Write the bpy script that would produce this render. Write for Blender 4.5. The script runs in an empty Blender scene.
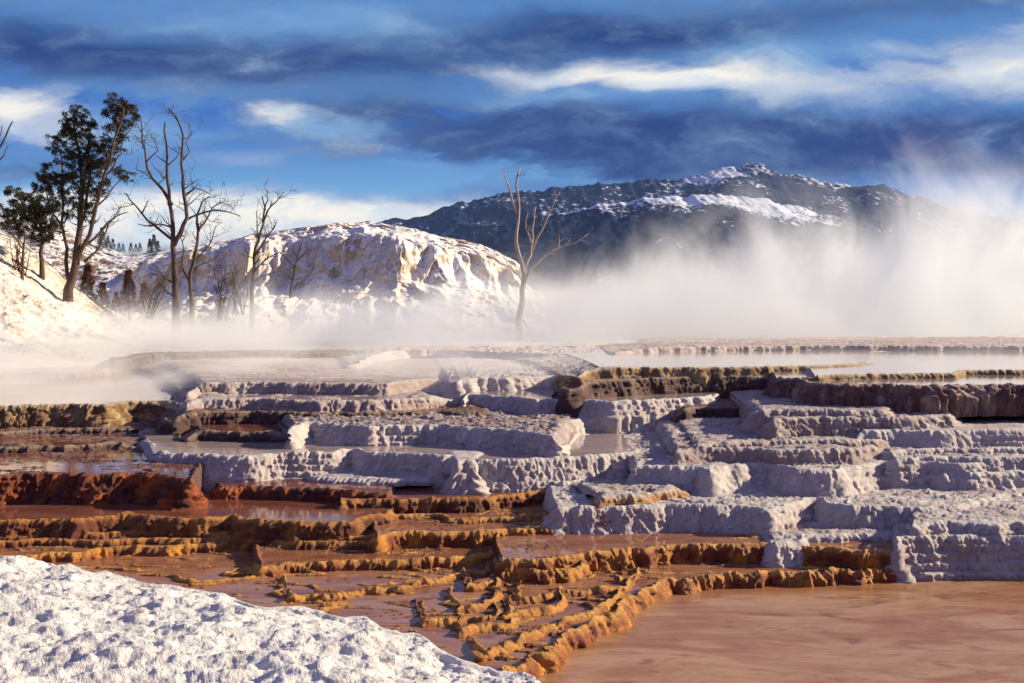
import bpy, math, random
import numpy as np
from mathutils import Vector

# ------------------------------------------------------------------ basics
W, H, F = 1024, 683, 995.0
HOR = 322.0
CH = 4.0
PITCH = math.atan((341.5 - HOR) / F)
sc = bpy.context.scene
col = sc.collection
cp, sp = math.cos(PITCH), math.sin(PITCH)

def ray(px, py):
    X = (np.asarray(px, float) - 512) / F
    Y = -(np.asarray(py, float) - 341.5) / F
    return X, cp + Y * sp, -sp + Y * cp          # world direction, camera at (0,0,CH) looking along +y

def plane_hit(px, py, g):
    """ground point seen in direction (px,py) on the level g metres below the camera"""
    x, y, z = ray(px, py)
    t = g / np.maximum(-z, 1e-5)
    return x * t, y * t

def at(px, py, D):
    """point at distance D (along y) seen in a direction"""
    x, y, z = ray(px, py)
    t = D / y
    return np.array([x * t, D + 0 * x, CH + z * t]).T if np.ndim(px) else Vector((float(x * t), float(D), float(CH + z * t)))

# ------------------------------------------------------------------ noise
def _hash(ix, iy, iz, s):
    h = (ix * 374761393 + iy * 668265263 + iz * 2147483647 + s * 1274126177) & 0xFFFFFFFF
    h = ((h ^ (h >> 13)) * 1274126177) & 0xFFFFFFFF
    h = ((h ^ (h >> 16)) * 2246822519) & 0xFFFFFFFF
    h = h ^ (h >> 15)
    return (h & 0xFFFFFF) / 8388607.5 - 1.0

def noise(x, y, z=0.0, s=0):
    x, y, z = np.broadcast_arrays(np.asarray(x, float), np.asarray(y, float), np.asarray(z, float))
    xi, yi, zi = np.floor(x).astype(np.int64), np.floor(y).astype(np.int64), np.floor(z).astype(np.int64)
    fx, fy, fz = x - xi, y - yi, z - zi
    ux, uy, uz = [f * f * f * (f * (f * 6 - 15) + 10) for f in (fx, fy, fz)]
    def gr(dx, dy, dz):
        a = _hash(xi + dx, yi + dy, zi + dz, s); b = _hash(xi + dx, yi + dy, zi + dz, s + 101); c = _hash(xi + dx, yi + dy, zi + dz, s + 211)
        return a * (fx - dx) + b * (fy - dy) + c * (fz - dz)
    def lp(a, b, t): return a + (b - a) * t
    z0 = lp(lp(gr(0, 0, 0), gr(1, 0, 0), ux), lp(gr(0, 1, 0), gr(1, 1, 0), ux), uy)
    z1 = lp(lp(gr(0, 0, 1), gr(1, 0, 1), ux), lp(gr(0, 1, 1), gr(1, 1, 1), ux), uy)
    return lp(z0, z1, uz) * 1.4

def fbm(x, y, z=0.0, o=4, s=0, r=0.5):
    v, a = 0.0, 1.0
    for i in range(o):
        v = v + a * noise(np.asarray(x) * 2.03 ** i, np.asarray(y) * 2.03 ** i, np.asarray(z) * 2.03 ** i, s + i * 17)
        a *= r
    return v

def ss(a, b, x):
    t = np.clip((x - a) / (b - a), 0, 1)
    return t * t * (3 - 2 * t)

# ------------------------------------------------------------------ object helpers
def tag(o, label=None, cat=None, group=None, kind=None):
    if label: o['label'] = label
    if cat: o['category'] = cat
    if group: o['group'] = group
    if kind: o['kind'] = kind
    return o

def mesh_obj(name, verts, faces, mat, parent=None, smooth=True, attrs=None):
    me = bpy.data.meshes.new(name)
    verts = np.asarray(verts, dtype=np.float32)
    if isinstance(faces, np.ndarray):
        k = faces.shape[1]
        me.vertices.add(len(verts)); me.vertices.foreach_set('co', verts.ravel())
        me.loops.add(faces.size); me.loops.foreach_set('vertex_index', faces.ravel().astype(np.int32))
        me.polygons.add(len(faces))
        me.polygons.foreach_set('loop_start', np.arange(0, faces.size, k, dtype=np.int32))
        me.polygons.foreach_set('loop_total', np.full(len(faces), k, dtype=np.int32))
    else:
        me.from_pydata([tuple(map(float, v)) for v in verts], [], faces)
    me.update(calc_edges=True)
    if smooth: me.polygons.foreach_set('use_smooth', np.ones(len(me.polygons), dtype=bool))
    for k, v in (attrs or {}).items():
        a = me.attributes.new(k, 'FLOAT', 'POINT'); a.data.foreach_set('value', np.asarray(v, dtype=np.float32).ravel())
    me.materials.append(mat)
    o = bpy.data.objects.new(name, me); col.objects.link(o)
    if parent is not None: o.parent = parent
    return o

def grid_faces(nu, nv):
    """vertex index = v*nu+u"""
    i = np.arange(nu - 1)[None, :] + np.arange(nv - 1)[:, None] * nu
    return np.stack([i, i + 1, i + 1 + nu, i + nu], -1).reshape(-1, 4)

def grid_obj(name, P, mat, attrs=None, parent=None):
    nv, nu = P.shape[:2]
    return mesh_obj(name, P.reshape(-1, 3), grid_faces(nu, nv), mat, parent, True, attrs)

# ------------------------------------------------------------------ materials
def lin(r, g, b):
    f = lambda c: ((c / 255 + 0.055) / 1.055) ** 2.4 if c > 10 else c / 255 / 12.92
    return (f(r), f(g), f(b), 1)

class NT:
    def __init__(s, tree): s.t = tree; tree.nodes.clear()
    def n(s, typ, **kw):
        nd = s.t.nodes.new(typ)
        ins = kw.pop('ins', {})
        for k, v in kw.items(): setattr(nd, k, v)
        for k, v in ins.items(): s.set(nd.inputs[k], v)
        return nd
    def set(s, sock, v):
        if isinstance(v, bpy.types.NodeSocket): s.t.links.new(v, sock)
        elif isinstance(v, bpy.types.Node): s.t.links.new(v.outputs[0], sock)
        else: sock.default_value = v
    def m(s, op, a, b=0.0, c=0.0, clamp=False):
        nd = s.t.nodes.new('ShaderNodeMath'); nd.operation = op; nd.use_clamp = clamp
        s.set(nd.inputs[0], a); s.set(nd.inputs[1], b); s.set(nd.inputs[2], c)
        return nd.outputs[0]
    def mr(s, v, a, b, c=0.0, d=1.0, smooth=True):
        nd = s.t.nodes.new('ShaderNodeMapRange'); nd.interpolation_type = 'SMOOTHSTEP' if smooth else 'LINEAR'
        for i, q in enumerate((v, a, b, c, d)): s.set(nd.inputs[i], q)
        return nd.outputs[0]
    def mix(s, f, a, b, blend='MIX'):
        nd = s.t.nodes.new('ShaderNodeMix'); nd.data_type = 'RGBA'; nd.blend_type = blend
        s.set(nd.inputs[0], f); s.set(nd.inputs[6], a); s.set(nd.inputs[7], b)
        return nd.outputs[2]
    def noise(s, vec, scale, detail=4, rough=0.55, dist=0.0):
        nd = s.t.nodes.new('ShaderNodeTexNoise')
        if vec is not None: s.set(nd.inputs['Vector'], vec)
        nd.inputs['Scale'].default_value = scale; nd.inputs['Detail'].default_value = detail
        nd.inputs['Roughness'].default_value = rough; nd.inputs['Distortion'].default_value = dist
        return nd.outputs[0]
    def mapv(s, vec, scale=(1, 1, 1), loc=(0, 0, 0), rot=(0, 0, 0)):
        nd = s.t.nodes.new('ShaderNodeMapping'); s.set(nd.inputs[0], vec)
        nd.inputs[1].default_value = loc; nd.inputs[2].default_value = rot; nd.inputs[3].default_value = scale
        return nd.outputs[0]

def new_mat(name):
    m = bpy.data.materials.new(name); m.use_nodes = True
    return m, NT(m.node_tree)

def finish(nt, base, rough=0.8, bump=None, bstr=0.5, bdist=0.05, ior=1.45, normal=None, spec=0.5):
    p = nt.n('ShaderNodeBsdfPrincipled')
    nt.set(p.inputs['Base Color'], base); nt.set(p.inputs['Roughness'], rough); p.inputs['IOR'].default_value = ior
    nt.set(p.inputs['Specular IOR Level'], spec)
    if bump is not None:
        b = nt.n('ShaderNodeBump'); b.inputs['Strength'].default_value = bstr; b.inputs['Distance'].default_value = bdist
        nt.set(b.inputs['Height'], bump); nt.set(p.inputs['Normal'], b.outputs[0])
    o = nt.n('ShaderNodeOutputMaterial'); nt.set(o.inputs[0], p.outputs[0])
    return p

def terrace_mat(name, face_a, face_b, stain, tread_a, tread_b, ridge_c, lip_c, stain_amt=0.5, wet=0.0):
    """face_*: two tones of the riser, stain: drip streaks, tread_*: the flats, ridge_c: micro dams, lip_c: the crust of the lip"""
    m, nt = new_mat(name)
    pos = nt.n('ShaderNodeNewGeometry').outputs['Position']
    at_ = lambda k: nt.n('ShaderNodeAttribute', attribute_name=k).outputs['Fac']
    rise, ridge, lip = at_('rise'), at_('ridge'), at_('lip')
    n1 = nt.noise(nt.mapv(pos, (2.2, 2.2, 1.2)), 1.0, 5, 0.6)
    n2 = nt.noise(nt.mapv(pos, (9, 9, 2.0)), 1.0, 5, 0.65)
    n3 = nt.noise(nt.mapv(pos, (0.5, 1.6, 0.5)), 1.0, 5, 0.6)
    nf = nt.noise(pos, 28, 4, 0.65)
    face = nt.mix(nt.mr(n1, 0.36, 0.56), face_a, face_b)
    face = nt.mix(nt.m('MULTIPLY', nt.mr(n2, 0.5, 0.72), stain_amt), face, stain)
    face = nt.mix(nt.m('MULTIPLY', nt.mr(n3, 0.52, 0.7), stain_amt), face, stain)
    tread = nt.mix(nt.mr(n3, 0.38, 0.66), tread_a, tread_b)
    tread = nt.mix(nt.m('MULTIPLY', nt.mr(n1, 0.5, 0.7), 0.5), tread, stain)
    tread = nt.mix(nt.mr(nt.m('ADD', ridge, nt.m('MULTIPLY', nt.m('SUBTRACT', nf, 0.5), 0.8)), 0.25, 0.6), tread, ridge_c)
    c = nt.mix(rise, tread, face)
    c = nt.mix(nt.m('MULTIPLY', lip, nt.mr(n2, 0.35, 0.6, 0.3, 1.0)), c, lip_c)
    nk = nt.noise(nt.mapv(pos, (1.5, 1.5, 1)), 7, 6, 0.75)
    c = nt.mix(nt.mr(nk, 0.5, 0.7, 0.0, 0.35), c, stain)
    c = nt.mix(nt.mr(nf, 0.3, 0.7, 0.0, 0.4), c, nt.mix(0.5, c, (0.02, 0.015, 0.015, 1)))
    hgt = nt.m('ADD', nt.m('MULTIPLY', nf, 0.6), nt.noise(pos, 75, 3, 0.6))
    r = nt.mr(n1, 0.3, 0.7, 0.75 - wet, 0.95 - wet * 0.8)
    finish(nt, c, r, hgt, 1.0, 0.05)
    return m

WHT = terrace_mat('white_travertine', (0.90, 0.82, 0.76, 1), (0.78, 0.67, 0.64, 1), (0.54, 0.38, 0.32, 1),
                  (0.84, 0.78, 0.75, 1), (0.62, 0.50, 0.48, 1), (0.88, 0.83, 0.77, 1), (0.90, 0.85, 0.78, 1), 0.4)
PNK = terrace_mat('pink_travertine', (0.76, 0.63, 0.57, 1), (0.58, 0.44, 0.40, 1), (0.34, 0.19, 0.15, 1),
                  (0.74, 0.65, 0.61, 1), (0.50, 0.37, 0.34, 1), (0.78, 0.70, 0.62, 1), (0.82, 0.74, 0.66, 1), 0.5)
BRN = terrace_mat('brown_travertine', (0.22, 0.12, 0.10, 1), (0.13, 0.06, 0.05, 1), (0.05, 0.02, 0.02, 1),
                  (0.30, 0.17, 0.13, 1), (0.18, 0.09, 0.07, 1), (0.42, 0.26, 0.14, 1), (0.50, 0.36, 0.22, 1), 0.6, 0.2)
GLD = terrace_mat('gold_travertine', (0.86, 0.34, 0.04, 1), (0.36, 0.085, 0.028, 1), (0.14, 0.035, 0.018, 1),
                  (0.36, 0.14, 0.06, 1), (0.24, 0.07, 0.03, 1), (0.86, 0.40, 0.07, 1), (0.92, 0.46, 0.09, 1), 0.5, 0.25)
RED = terrace_mat('red_travertine', (0.62, 0.14, 0.022, 1), (0.20, 0.042, 0.018, 1), (0.05, 0.015, 0.01, 1),
                  (0.20, 0.10, 0.09, 1), (0.13, 0.06, 0.05, 1), (0.40, 0.20, 0.10, 1), (0.34, 0.12, 0.05, 1), 0.6, 0.2)
YEL = terrace_mat('yellow_travertine', (0.66, 0.48, 0.24, 1), (0.34, 0.18, 0.09, 1), (0.12, 0.06, 0.035, 1),
                  (0.72, 0.66, 0.62, 1), (0.52, 0.44, 0.40, 1), (0.70, 0.58, 0.42, 1), (0.82, 0.68, 0.42, 1), 0.6)

WHB = terrace_mat('white_travertine_brown_top', (0.90, 0.82, 0.76, 1), (0.78, 0.67, 0.64, 1), (0.54, 0.38, 0.32, 1),
                  (0.55, 0.45, 0.44, 1), (0.30, 0.19, 0.18, 1), (0.76, 0.70, 0.66, 1), (0.85, 0.82, 0.78, 1), 0.35)
BRP = terrace_mat('brown_pink_travertine', (0.55, 0.38, 0.32, 1), (0.28, 0.14, 0.12, 1), (0.12, 0.05, 0.04, 1),
                  (0.30, 0.17, 0.13, 1), (0.18, 0.09, 0.07, 1), (0.42, 0.26, 0.14, 1), (0.55, 0.42, 0.30, 1), 0.6, 0.2)
RGD = terrace_mat('dark_gold_travertine', (0.60, 0.25, 0.05, 1), (0.20, 0.05, 0.022, 1), (0.06, 0.02, 0.012, 1),
                  (0.20, 0.09, 0.06, 1), (0.14, 0.05, 0.03, 1), (0.78, 0.33, 0.06, 1), (0.78, 0.32, 0.05, 1), 0.5, 0.25)
WGO = terrace_mat('white_gold_travertine', (0.72, 0.48, 0.26, 1), (0.60, 0.28, 0.12, 1), (0.34, 0.12, 0.05, 1),
                  (0.72, 0.66, 0.62, 1), (0.55, 0.42, 0.36, 1), (0.80, 0.72, 0.62, 1), (0.85, 0.74, 0.58, 1), 0.4)
def water_mat(name, a, b, c, rough=0.07, sx=0.25, sy=0.9, ripple=0.25):
    m, nt = new_mat(name)
    pos = nt.n('ShaderNodeNewGeometry').outputs['Position']
    n1 = nt.noise(nt.mapv(pos, (sx, sy, 1)), 1.0, 9, 0.70, 1.2)
    n2 = nt.noise(nt.mapv(pos, (sx * 2.2, sy * 2.6, 1), (7, 3, 0)), 1.0, 8, 0.66, 1.6)
    n3 = nt.noise(nt.mapv(pos, (sx * 12, sy * 12, 1)), 1.0, 5, 0.6)
    cc = nt.mix(nt.mr(n1, 0.36, 0.62), a, b)
    cc = nt.mix(nt.m('MULTIPLY', nt.mr(n2, 0.52, 0.68), 0.75), cc, c)
    cc = nt.mix(nt.mr(n3, 0.45, 0.75, 0.0, 0.4), cc, a)
    rip = nt.noise(nt.mapv(pos, (1.2, 5, 1)), 1.0, 4, 0.6)
    finish(nt, cc, rough, rip, ripple, 0.01, 1.33)
    return m

W_FRONT = water_mat('shallow_orange_water', (0.32, 0.14, 0.06, 1), (0.46, 0.27, 0.145, 1), (0.19, 0.06, 0.025, 1), 0.26, 0.42, 1.0)
W_BROWN = water_mat('shallow_brown_water', (0.26, 0.10, 0.05, 1), (0.38, 0.19, 0.11, 1), (0.15, 0.045, 0.022, 1), 0.05)
W_RED = water_mat('shallow_red_water', (0.16, 0.05, 0.03, 1), (0.24, 0.10, 0.07, 1), (0.10, 0.025, 0.012, 1), 0.04)
W_PALE = water_mat('milky_water', (0.34, 0.26, 0.24, 1), (0.42, 0.34, 0.30, 1), (0.28, 0.19, 0.17, 1), 0.06)

# ------------------------------------------------------------------ terraces
G, HGT = {}, {}
def lev(name, parent, y, h):
    """level of a terrace whose lip is seen at row y and whose face is h rows tall where it stands on its parent"""
    G[name] = G[parent] * (y - HOR) / (y - HOR + h)
    HGT[name] = G[parent] - G[name]
    return G[name]

def smooth1(a, k):
    if k < 1: return a
    w = np.hanning(2 * k + 3)[1:-1]; w /= w.sum()
    return np.convolve(np.pad(a, k, mode='edge'), w, mode='valid')

def rim_path(pts, g, tails=True, step=1.0, sm=3):
    pts = [(float(a), float(b)) for a, b in pts]
    if tails:
        if pts[0][0] > -40:
            x, y = pts[0]; yy = y - HOR
            pts = [(x - 3, HOR + yy * 0.965), (x - 1.5, HOR + yy * 0.985)] + pts
        if pts[-1][0] < 1060:
            x, y = pts[-1]; yy = y - HOR
            pts = pts + [(x + 1.5, HOR + yy * 0.985), (x + 3, HOR + yy * 0.965)]
    P = np.array(pts)
    # by arc length on screen
    d = np.r_[0, np.cumsum(np.hypot(np.diff(P[:, 0]), np.diff(P[:, 1])))]
    n = max(12, int(d[-1] / step))
    s = np.linspace(0, d[-1], n)
    X = np.interp(s, d, P[:, 0]); Y = np.interp(s, d, P[:, 1])
    X, Y = smooth1(X, sm), smooth1(Y, sm)
    x, y = plane_hit(X, Y, g)
    return np.stack([x, y], -1)

def strip_normals(C):
    t = np.gradient(C, axis=0)
    t /= np.maximum(np.linalg.norm(t, axis=1, keepdims=True), 1e-6)
    n = np.stack([t[:, 1], -t[:, 0]], -1)          # lips run left to right, so this points to the near side
    n = np.stack([smooth1(n[:, 0], 4), smooth1(n[:, 1], 4)], -1)
    return n / np.maximum(np.linalg.norm(n, axis=1, keepdims=True), 1e-6)

NT_COUNT = [0]
def terrace(name, pts, mat, label, pool=None, amp=0.25, face=0.05, drop=None, depth=0.6, rough=0.03,
            micro=0.0, lip=0.025, mfreq=(0.5, 1.6), flare=0.6, step=1.0, lob=1.0, nm='terrace', wl=0.0, taper=18, ragged=1.0, fan=(0.025, 0.025)):
    g = G[name]; z0 = CH - g
    NT_COUNT[0] += 1; sd = NT_COUNT[0] * 7
    C = rim_path(pts, g, step=step)
    N = strip_normals(C)
    dist = np.linalg.norm(C, axis=1)
    # scalloped lobes along the lip
    f = 1.0 / lob
    lobes = np.abs(noise(C[:, 0] * 0.6 * f, C[:, 1] * 0.6 * f, 0, sd)) * 1.2 + np.abs(noise(C[:, 0] * 1.5 * f, C[:, 1] * 1.5 * f, 0, sd + 1)) * 0.8 \
        + np.abs(noise(C[:, 0] * 3.1 * f, C[:, 1] * 3.1 * f, 0, sd + 2)) * 0.35
    C = C + N * (1.15 * amp * (lobes - 0.6))[:, None]
    N = strip_normals(C)
    drop = drop or g * 0.5
    drop = min(drop, z0 + 0.25)
    vis = min(drop, max(0.12, g * 0.22))
    nu = len(C)
    ii = np.arange(nu)
    el = np.zeros(nu) if pts[0][0] < -40 else np.clip(1 - ii / 16, 0, 1) ** 2
    er = np.zeros(nu) if pts[-1][0] > 1060 else np.clip(1 - (nu - 1 - ii) / 16, 0, 1) ** 2
    C = C * (1 + 0.05 * (el + er))[:, None]
    N = strip_normals(C)
    # treads run straight away from the near side; keep their bearings in order so that they never fold over
    az = np.arctan2(C[:, 0], C[:, 1])
    az_o = np.maximum.accumulate(az + np.arange(nu) * 1e-6)
    az_m = 0.88 * smooth1(az_o, 6) + 0.12 * np.linspace(az_o[0], az_o[-1], nu)
    tcol = np.linspace(0, 1, nu)
    rC = np.interp(az_m, az_o, np.linalg.norm(C, axis=1))
    fl = 0.0 if pts[0][0] < -40 else fan[0]
    fr_ = 0.0 if pts[-1][0] > 1060 else fan[1]
    def fanned(s, sel=slice(None)):
        """the lip's plan, spread sideways with distance so that the ends of a basin open out behind"""
        a_ = (az_m + s * (fr_ * tcol ** 2 - fl * (1 - tcol) ** 2))[sel]
        return np.stack([np.sin(a_), np.cos(a_)], -1) * rC[sel][:, None]
    # where a lip ends inside the view it melts down onto the step below
    hgt = HGT.get(name, 0.2)
    ii = np.arange(nu)
    tl = np.ones(nu) if pts[0][0] < -40 else ss(0, taper, ii + 1)
    tr = np.ones(nu) if pts[-1][0] > 1060 else ss(0, taper, nu - ii)
    sag = -(1 - tl * tr) * min(hgt, 0.5) * 0.9
    e_l = np.full(nu, 9.0) if pts[0][0] < -40 else ii / taper
    e_r = np.full(nu, 9.0) if pts[-1][0] > 1060 else (nu - 1 - ii) / taper
    def flank(rad):
        """height change of a tread row near the two ends: a raised rim round the pool, then down to the step below"""
        if not pool: return sag
        w_ = 0.30 * noise(rad * 0.8, 0.0, 0, sd + 70) + 0.15 * noise(rad * 2.7, 0.0, 0, sd + 71)
        u_ = np.minimum(e_l, e_r) - w_
        return -(1 - ss(0, 0.65, u_)) * min(hgt, 0.5) * 0.9 + lip * 2.0 * np.exp(-((u_ - 0.75) / 0.22) ** 2)
    rows, rise_a, ridge_a, lip_a = [], [], [], []
    nr = int(np.clip(vis / dist.mean() * F * 1.0, 8, 60))
    tt = np.r_[np.linspace(0, 1 - vis / drop, 6)[:-1], np.linspace(1 - vis / drop, 1, nr + 1)] if drop > vis * 1.02 else np.linspace(0, 1, nr + 1)
    for t in tt:
        z = z0 - drop * (1 - t) + lip
        hh = drop * (1 - t)
        # the face steps out downwards in thin crusted tiers
        ts = 0.13
        hw = np.clip(hh + 0.05 * noise(C[:, 0] * 0.9, C[:, 1] * 0.9, 4, sd + 50) * min(1, hh / 0.08), 0, None)
        q_ = hw / ts
        stair = (np.floor(q_) + ss(0.70, 1.0, q_ - np.floor(q_))) * ts
        tier = ss(-0.15, 0.25, noise(C[:, 0] * 0.6, C[:, 1] * 0.6, 9, sd + 51))
        hm = np.minimum(stair * tier + hw * (1 - tier), vis)
        off = flare * hm * (hm / vis) ** 0.25 + 0.02 * math.sin(math.pi * min(1, t * 1.05))
        rnd = 0.07 * (max(0, 1 - hh / 0.08)) ** 2
        o = off - rnd
        p = C + N * o[:, None]
        dr = fbm(p[:, 0] * 5.5, p[:, 1] * 5.5, z * 0.9, 3, sd + 5) * face * 1.2 \
            + (0.5 - np.abs(noise(p[:, 0] * 2.2, p[:, 1] * 2.2, z * 0.5, sd + 9))) * face * 1.7 \
            + (0.4 - np.abs(noise(p[:, 0] * 8, p[:, 1] * 8, z * 1.2, sd + 13))) * face * 1.3 + fbm(p[:, 0] * 15, p[:, 1] * 15, z * 8, 4, sd + 12, 0.7) * face * 0.6
        dr = dr * min(1.0, 0.45 + hh / 0.12)
        p = p + N * dr[:, None]
        zz = z + (fbm(C[:, 0] * 3.5, C[:, 1] * 3.5, 0, 4, sd + 20, 0.65) * lip * 1.3 * ragged) * math.exp(-(hh / 0.15) ** 2) * np.ones(nu) + sag
        rows.append(np.c_[p, zz]); rise_a.append(np.full(nu, 1.0 if hh > 0.02 else 0.5)); ridge_a.append(np.zeros(nu))
        lip_a.append(np.full(nu, math.exp(-(hh / 0.05) ** 2)))
    # tread
    tot = depth * dist
    nt_ = 70 if micro == 0 else (260 if name == 'A1' else 120)
    a = np.linspace(0, 1, nt_ + 1)[1:]
    e0 = 0.05 / max(tot.mean(), 0.1)
    sfr = (a ** (1.6 if micro == 0 else 1.25)) * (1 - e0 * 2) + e0 * 2
    base_p = rows[-1][:, :2]
    for s in sfr:
        p = fanned(s) * (1 + (s * tot / dist))[:, None] - N * 0.09 * math.exp(-s * tot.mean() / 0.3)
        if s * tot.mean() < 0.6:                       # ease from the rounded lip into the tread
            w_ = (s * tot.mean() / 0.6)
            p = base_p * (1 + (s * tot / dist))[:, None] * (1 - w_) + p * w_
        ds = s * tot
        ez = lip * np.exp(-(ds / 0.10) ** 2) * (1 + fbm(C[:, 0] * 3.5, C[:, 1] * 3.5, 0, 4, sd + 20, 0.65) * 1.3 * ragged)
        r = fbm(p[:, 0] * 1.1, p[:, 1] * 1.6, 0, 3, sd + 30) * rough * 1.3 + fbm(p[:, 0] * 5, p[:, 1] * 6, 0, 4, sd + 31, 0.68) * rough * 0.8
        rg = np.zeros(nu)
        if micro > 0:
            wx = p[:, 0] + 0.5 * noise(p[:, 0] * 0.7, p[:, 1] * 0.7, 3, sd); wy = p[:, 1] + 0.4 * noise(p[:, 0] * 0.7, p[:, 1] * 0.7, 8, sd)
            q = noise(wx * mfreq[0], wy * mfreq[1], 0.3, sd + 40) + 0.35 * noise(wx * mfreq[0] * 2.3, wy * mfreq[1] * 2.3, 1.3, sd + 41)
            stepy = q * 4.2
            fr = stepy - np.floor(stepy)
            rg = np.exp(-((fr - 0.5) / 0.11) ** 2) * ss(0.0, 0.5, ds) * (0.45 + 0.55 * ss(-0.25, 0.2, noise(p[:, 0] * 0.9, p[:, 1] * 0.9, 5, sd + 44)))
            rg = rg * (0.75 + 0.5 * noise(p[:, 0] * 6, p[:, 1] * 6, 0, sd + 45))
        base = -(0.03 if micro > 0 else 0.075) * ss(0.05, 0.4, ds) if pool else 0.0
        z = z0 + base + ez + r * ss(0.0, 0.3, ds) + rg * micro + flank(float(np.hypot(*p.mean(0))))
        rows.append(np.c_[p, z]); rise_a.append(np.zeros(nu)); ridge_a.append(np.clip(rg, 0, 1))
        lip_a.append(np.exp(-(ds / 0.12) ** 2))
    P = np.stack(rows)
    A3 = [np.stack(a_) for a_ in (rise_a, ridge_a, lip_a)]
    zb = z0 - drop
    for side in (0, 1):                              # rounded flanks close the two ends
        e = 0 if side == 0 else -1
        tng = np.array([C[0, 0] - C[min(8, nu - 1), 0], C[0, 1] - C[min(8, nu - 1), 1]]) if side == 0 else np.array([C[-1, 0] - C[-min(9, nu), 0], C[-1, 1] - C[-min(9, nu), 1]])
        tng = np.array([-1.0 if side == 0 else 1.0, 0.0]) * 0.8 + tng / max(np.linalg.norm(tng), 1e-6) * 0.2
        c0 = P[:, e, :]
        cols = []
        for k in range(1, 10):
            q = c0.copy(); u_ = k / 9
            q[:, 2] = zb + (c0[:, 2] - zb) * (1 - u_ ** 1.5)
            o_ = 0.05 * math.sqrt(u_) + 0.10 * u_ + 0.12 * fbm(c0[:, 0] * 3, c0[:, 1] * 3, q[:, 2] * 4, 3, sd + 60) * min(1, u_ * 3)
            q[:, 0] += tng[0] * o_; q[:, 1] += tng[1] * o_
            cols.append(q)
        cols = np.stack(cols, 1)
        ex = [np.repeat(a_[:, [e]], 9, 1) for a_ in A3]; ex[0] = np.ones_like(ex[0]); ex[1] *= 0; 
        if side == 0:
            P = np.concatenate([cols[:, ::-1], P], 1); A3 = [np.concatenate([b_[:, ::-1], a_], 1) for a_, b_ in zip(A3, ex)]
        else:
            P = np.concatenate([P, cols], 1); A3 = [np.concatenate([a_, b_], 1) for a_, b_ in zip(A3, ex)]
    o = grid_obj(nm, P, mat, {'rise': A3[0], 'ridge': A3[1], 'lip': A3[2]})
    tag(o, label, None, 'travertine terrace steps', 'structure')
    if pool:
        ok = np.where(np.minimum(e_l, e_r) > 0.62)[0]
        sel = np.unique(np.r_[np.arange(ok[0], ok[-1], 3), ok[-1]])
        dw, tw = dist[sel], tot[sel]
        rr = [np.c_[fanned(s, sel) * (1 + (0.10 + s * tw) / dw)[:, None], np.full(len(sel), z0 - 0.012 + wl)] for s in np.linspace(0, 0.96, 12)]
        w = grid_obj('water', np.stack(rr), pool)
        tag(w, 'still shallow pool held behind the ' + label, None, 'terrace pools', 'structure')
    return o

G['T0'] = 4.0
R_ = 1190
lev('A1', 'T0', 574, 10)
lev('A2', 'A1', 547, 15)
lev('A3', 'A1', 538, 27)
lev('A3b', 'A2', 536, 4)
lev('A4', 'A2', 506, 22)
lev('A4b', 'A3', 523, 9)
lev('A5', 'A4', 497, 8)
G['A6'] = 2.78; HGT['A6'] = 0.4
lev('A7', 'A4', 477, 10)
lev('A8', 'A7', 471, 5)
lev('F', 'A1', 562, 6)
lev('F2', 'A1', 571, 9)
lev('E4', 'A1', 547, 6)
lev('E3', 'E4', 540, 4)
lev('E2', 'E3', 536, 3)
lev('E1', 'E2', 523, 13)
lev('D3', 'E2', 519, 7)
lev('D4', 'E2', 533, 5)
lev('D2', 'D3', 500, 11)
lev('D1', 'E1', 489, 10)
G['A6b'] = 3.17
lev('L1', 'E1', 474, 26)
lev('M', 'D1', 456, 22)
lev('M2', 'D1', 480, 3)
lev('MB', 'D1', 462, 25)
G['B1'] = 2.53; HGT['B1'] = 0.25
lev('B8', 'A6', 458, 4)
lev('B7', 'B8', 450, 4)
lev('B6', 'B1', 442, 4)
lev('B5', 'B7', 431, 15)
G['B4'] = 2.07
lev('B3', 'B4', 410, 6)
lev('K1', 'M', 433, 8)
lev('K2', 'M', 426, 17)
G['K3b'] = 2.44
lev('K3', 'K2', 396, 13)
lev('UR', 'B6', 407, 10)
lev('L2', 'L1', 446, 4)
lev('L3', 'L2', 427, 4)
lev('L0', 'L3', 404, 20)
G['N2'] = 2.30
G['N1'] = 2.05
lev('K8', 'L0', 374, 4)
lev('K4', 'N1', 383, 10)
lev('K5', 'K4', 378, 3)
G['K6'] = 1.52; HGT['K6'] = 0.2
lev('K7', 'K5', 350, 6)
lev('BIG', 'B4', 385.5, 26.5)
G['BIGL'] = 1.60
G['U3'] = 1.365; HGT['U3'] = 0.1
G['U1'] = 1.34
lev('FAR', 'U1', 347, 4)

T = terrace
# --- front, right
T('A1', [(-220, 745), (300, 715), (470, 700), (540, 662), (575, 640), (600, 626), (635, 603), (655, 592), (668, 583), (720, 578), (800, 574), (850, 574), (890, 570), (905, 564), (960, 562), (R_, 562)],
  GLD, 'low gold crusted lip edging the big orange front pool', W_BROWN, amp=0.22, lob=0.6, ragged=1.2, flare=0.3, face=0.04, depth=1.0, micro=0.075, mfreq=(0.28, 1.0), lip=0.045, rough=0.02)
for k_, d_ in (('G1', .03), ('G2', .03), ('G3', .03), ('G4', .035), ('G5', .025), ('G6', .025), ('G7', .02), ('G8', .03)):
    G[k_] = G['A1'] - d_; HGT[k_] = d_
thin = dict(amp=0.14, depth=0.015, lip=0.035, face=0.03, flare=0.2, ragged=1.1, lob=0.6, taper=10)
T('G1', [(285, 600), (330, 598), (372, 592), (400, 590), (440, 581), (470, 575), (490, 573)], GLD, 'thin wavering gold rim on the brown flat above the white bank', **thin)
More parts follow.
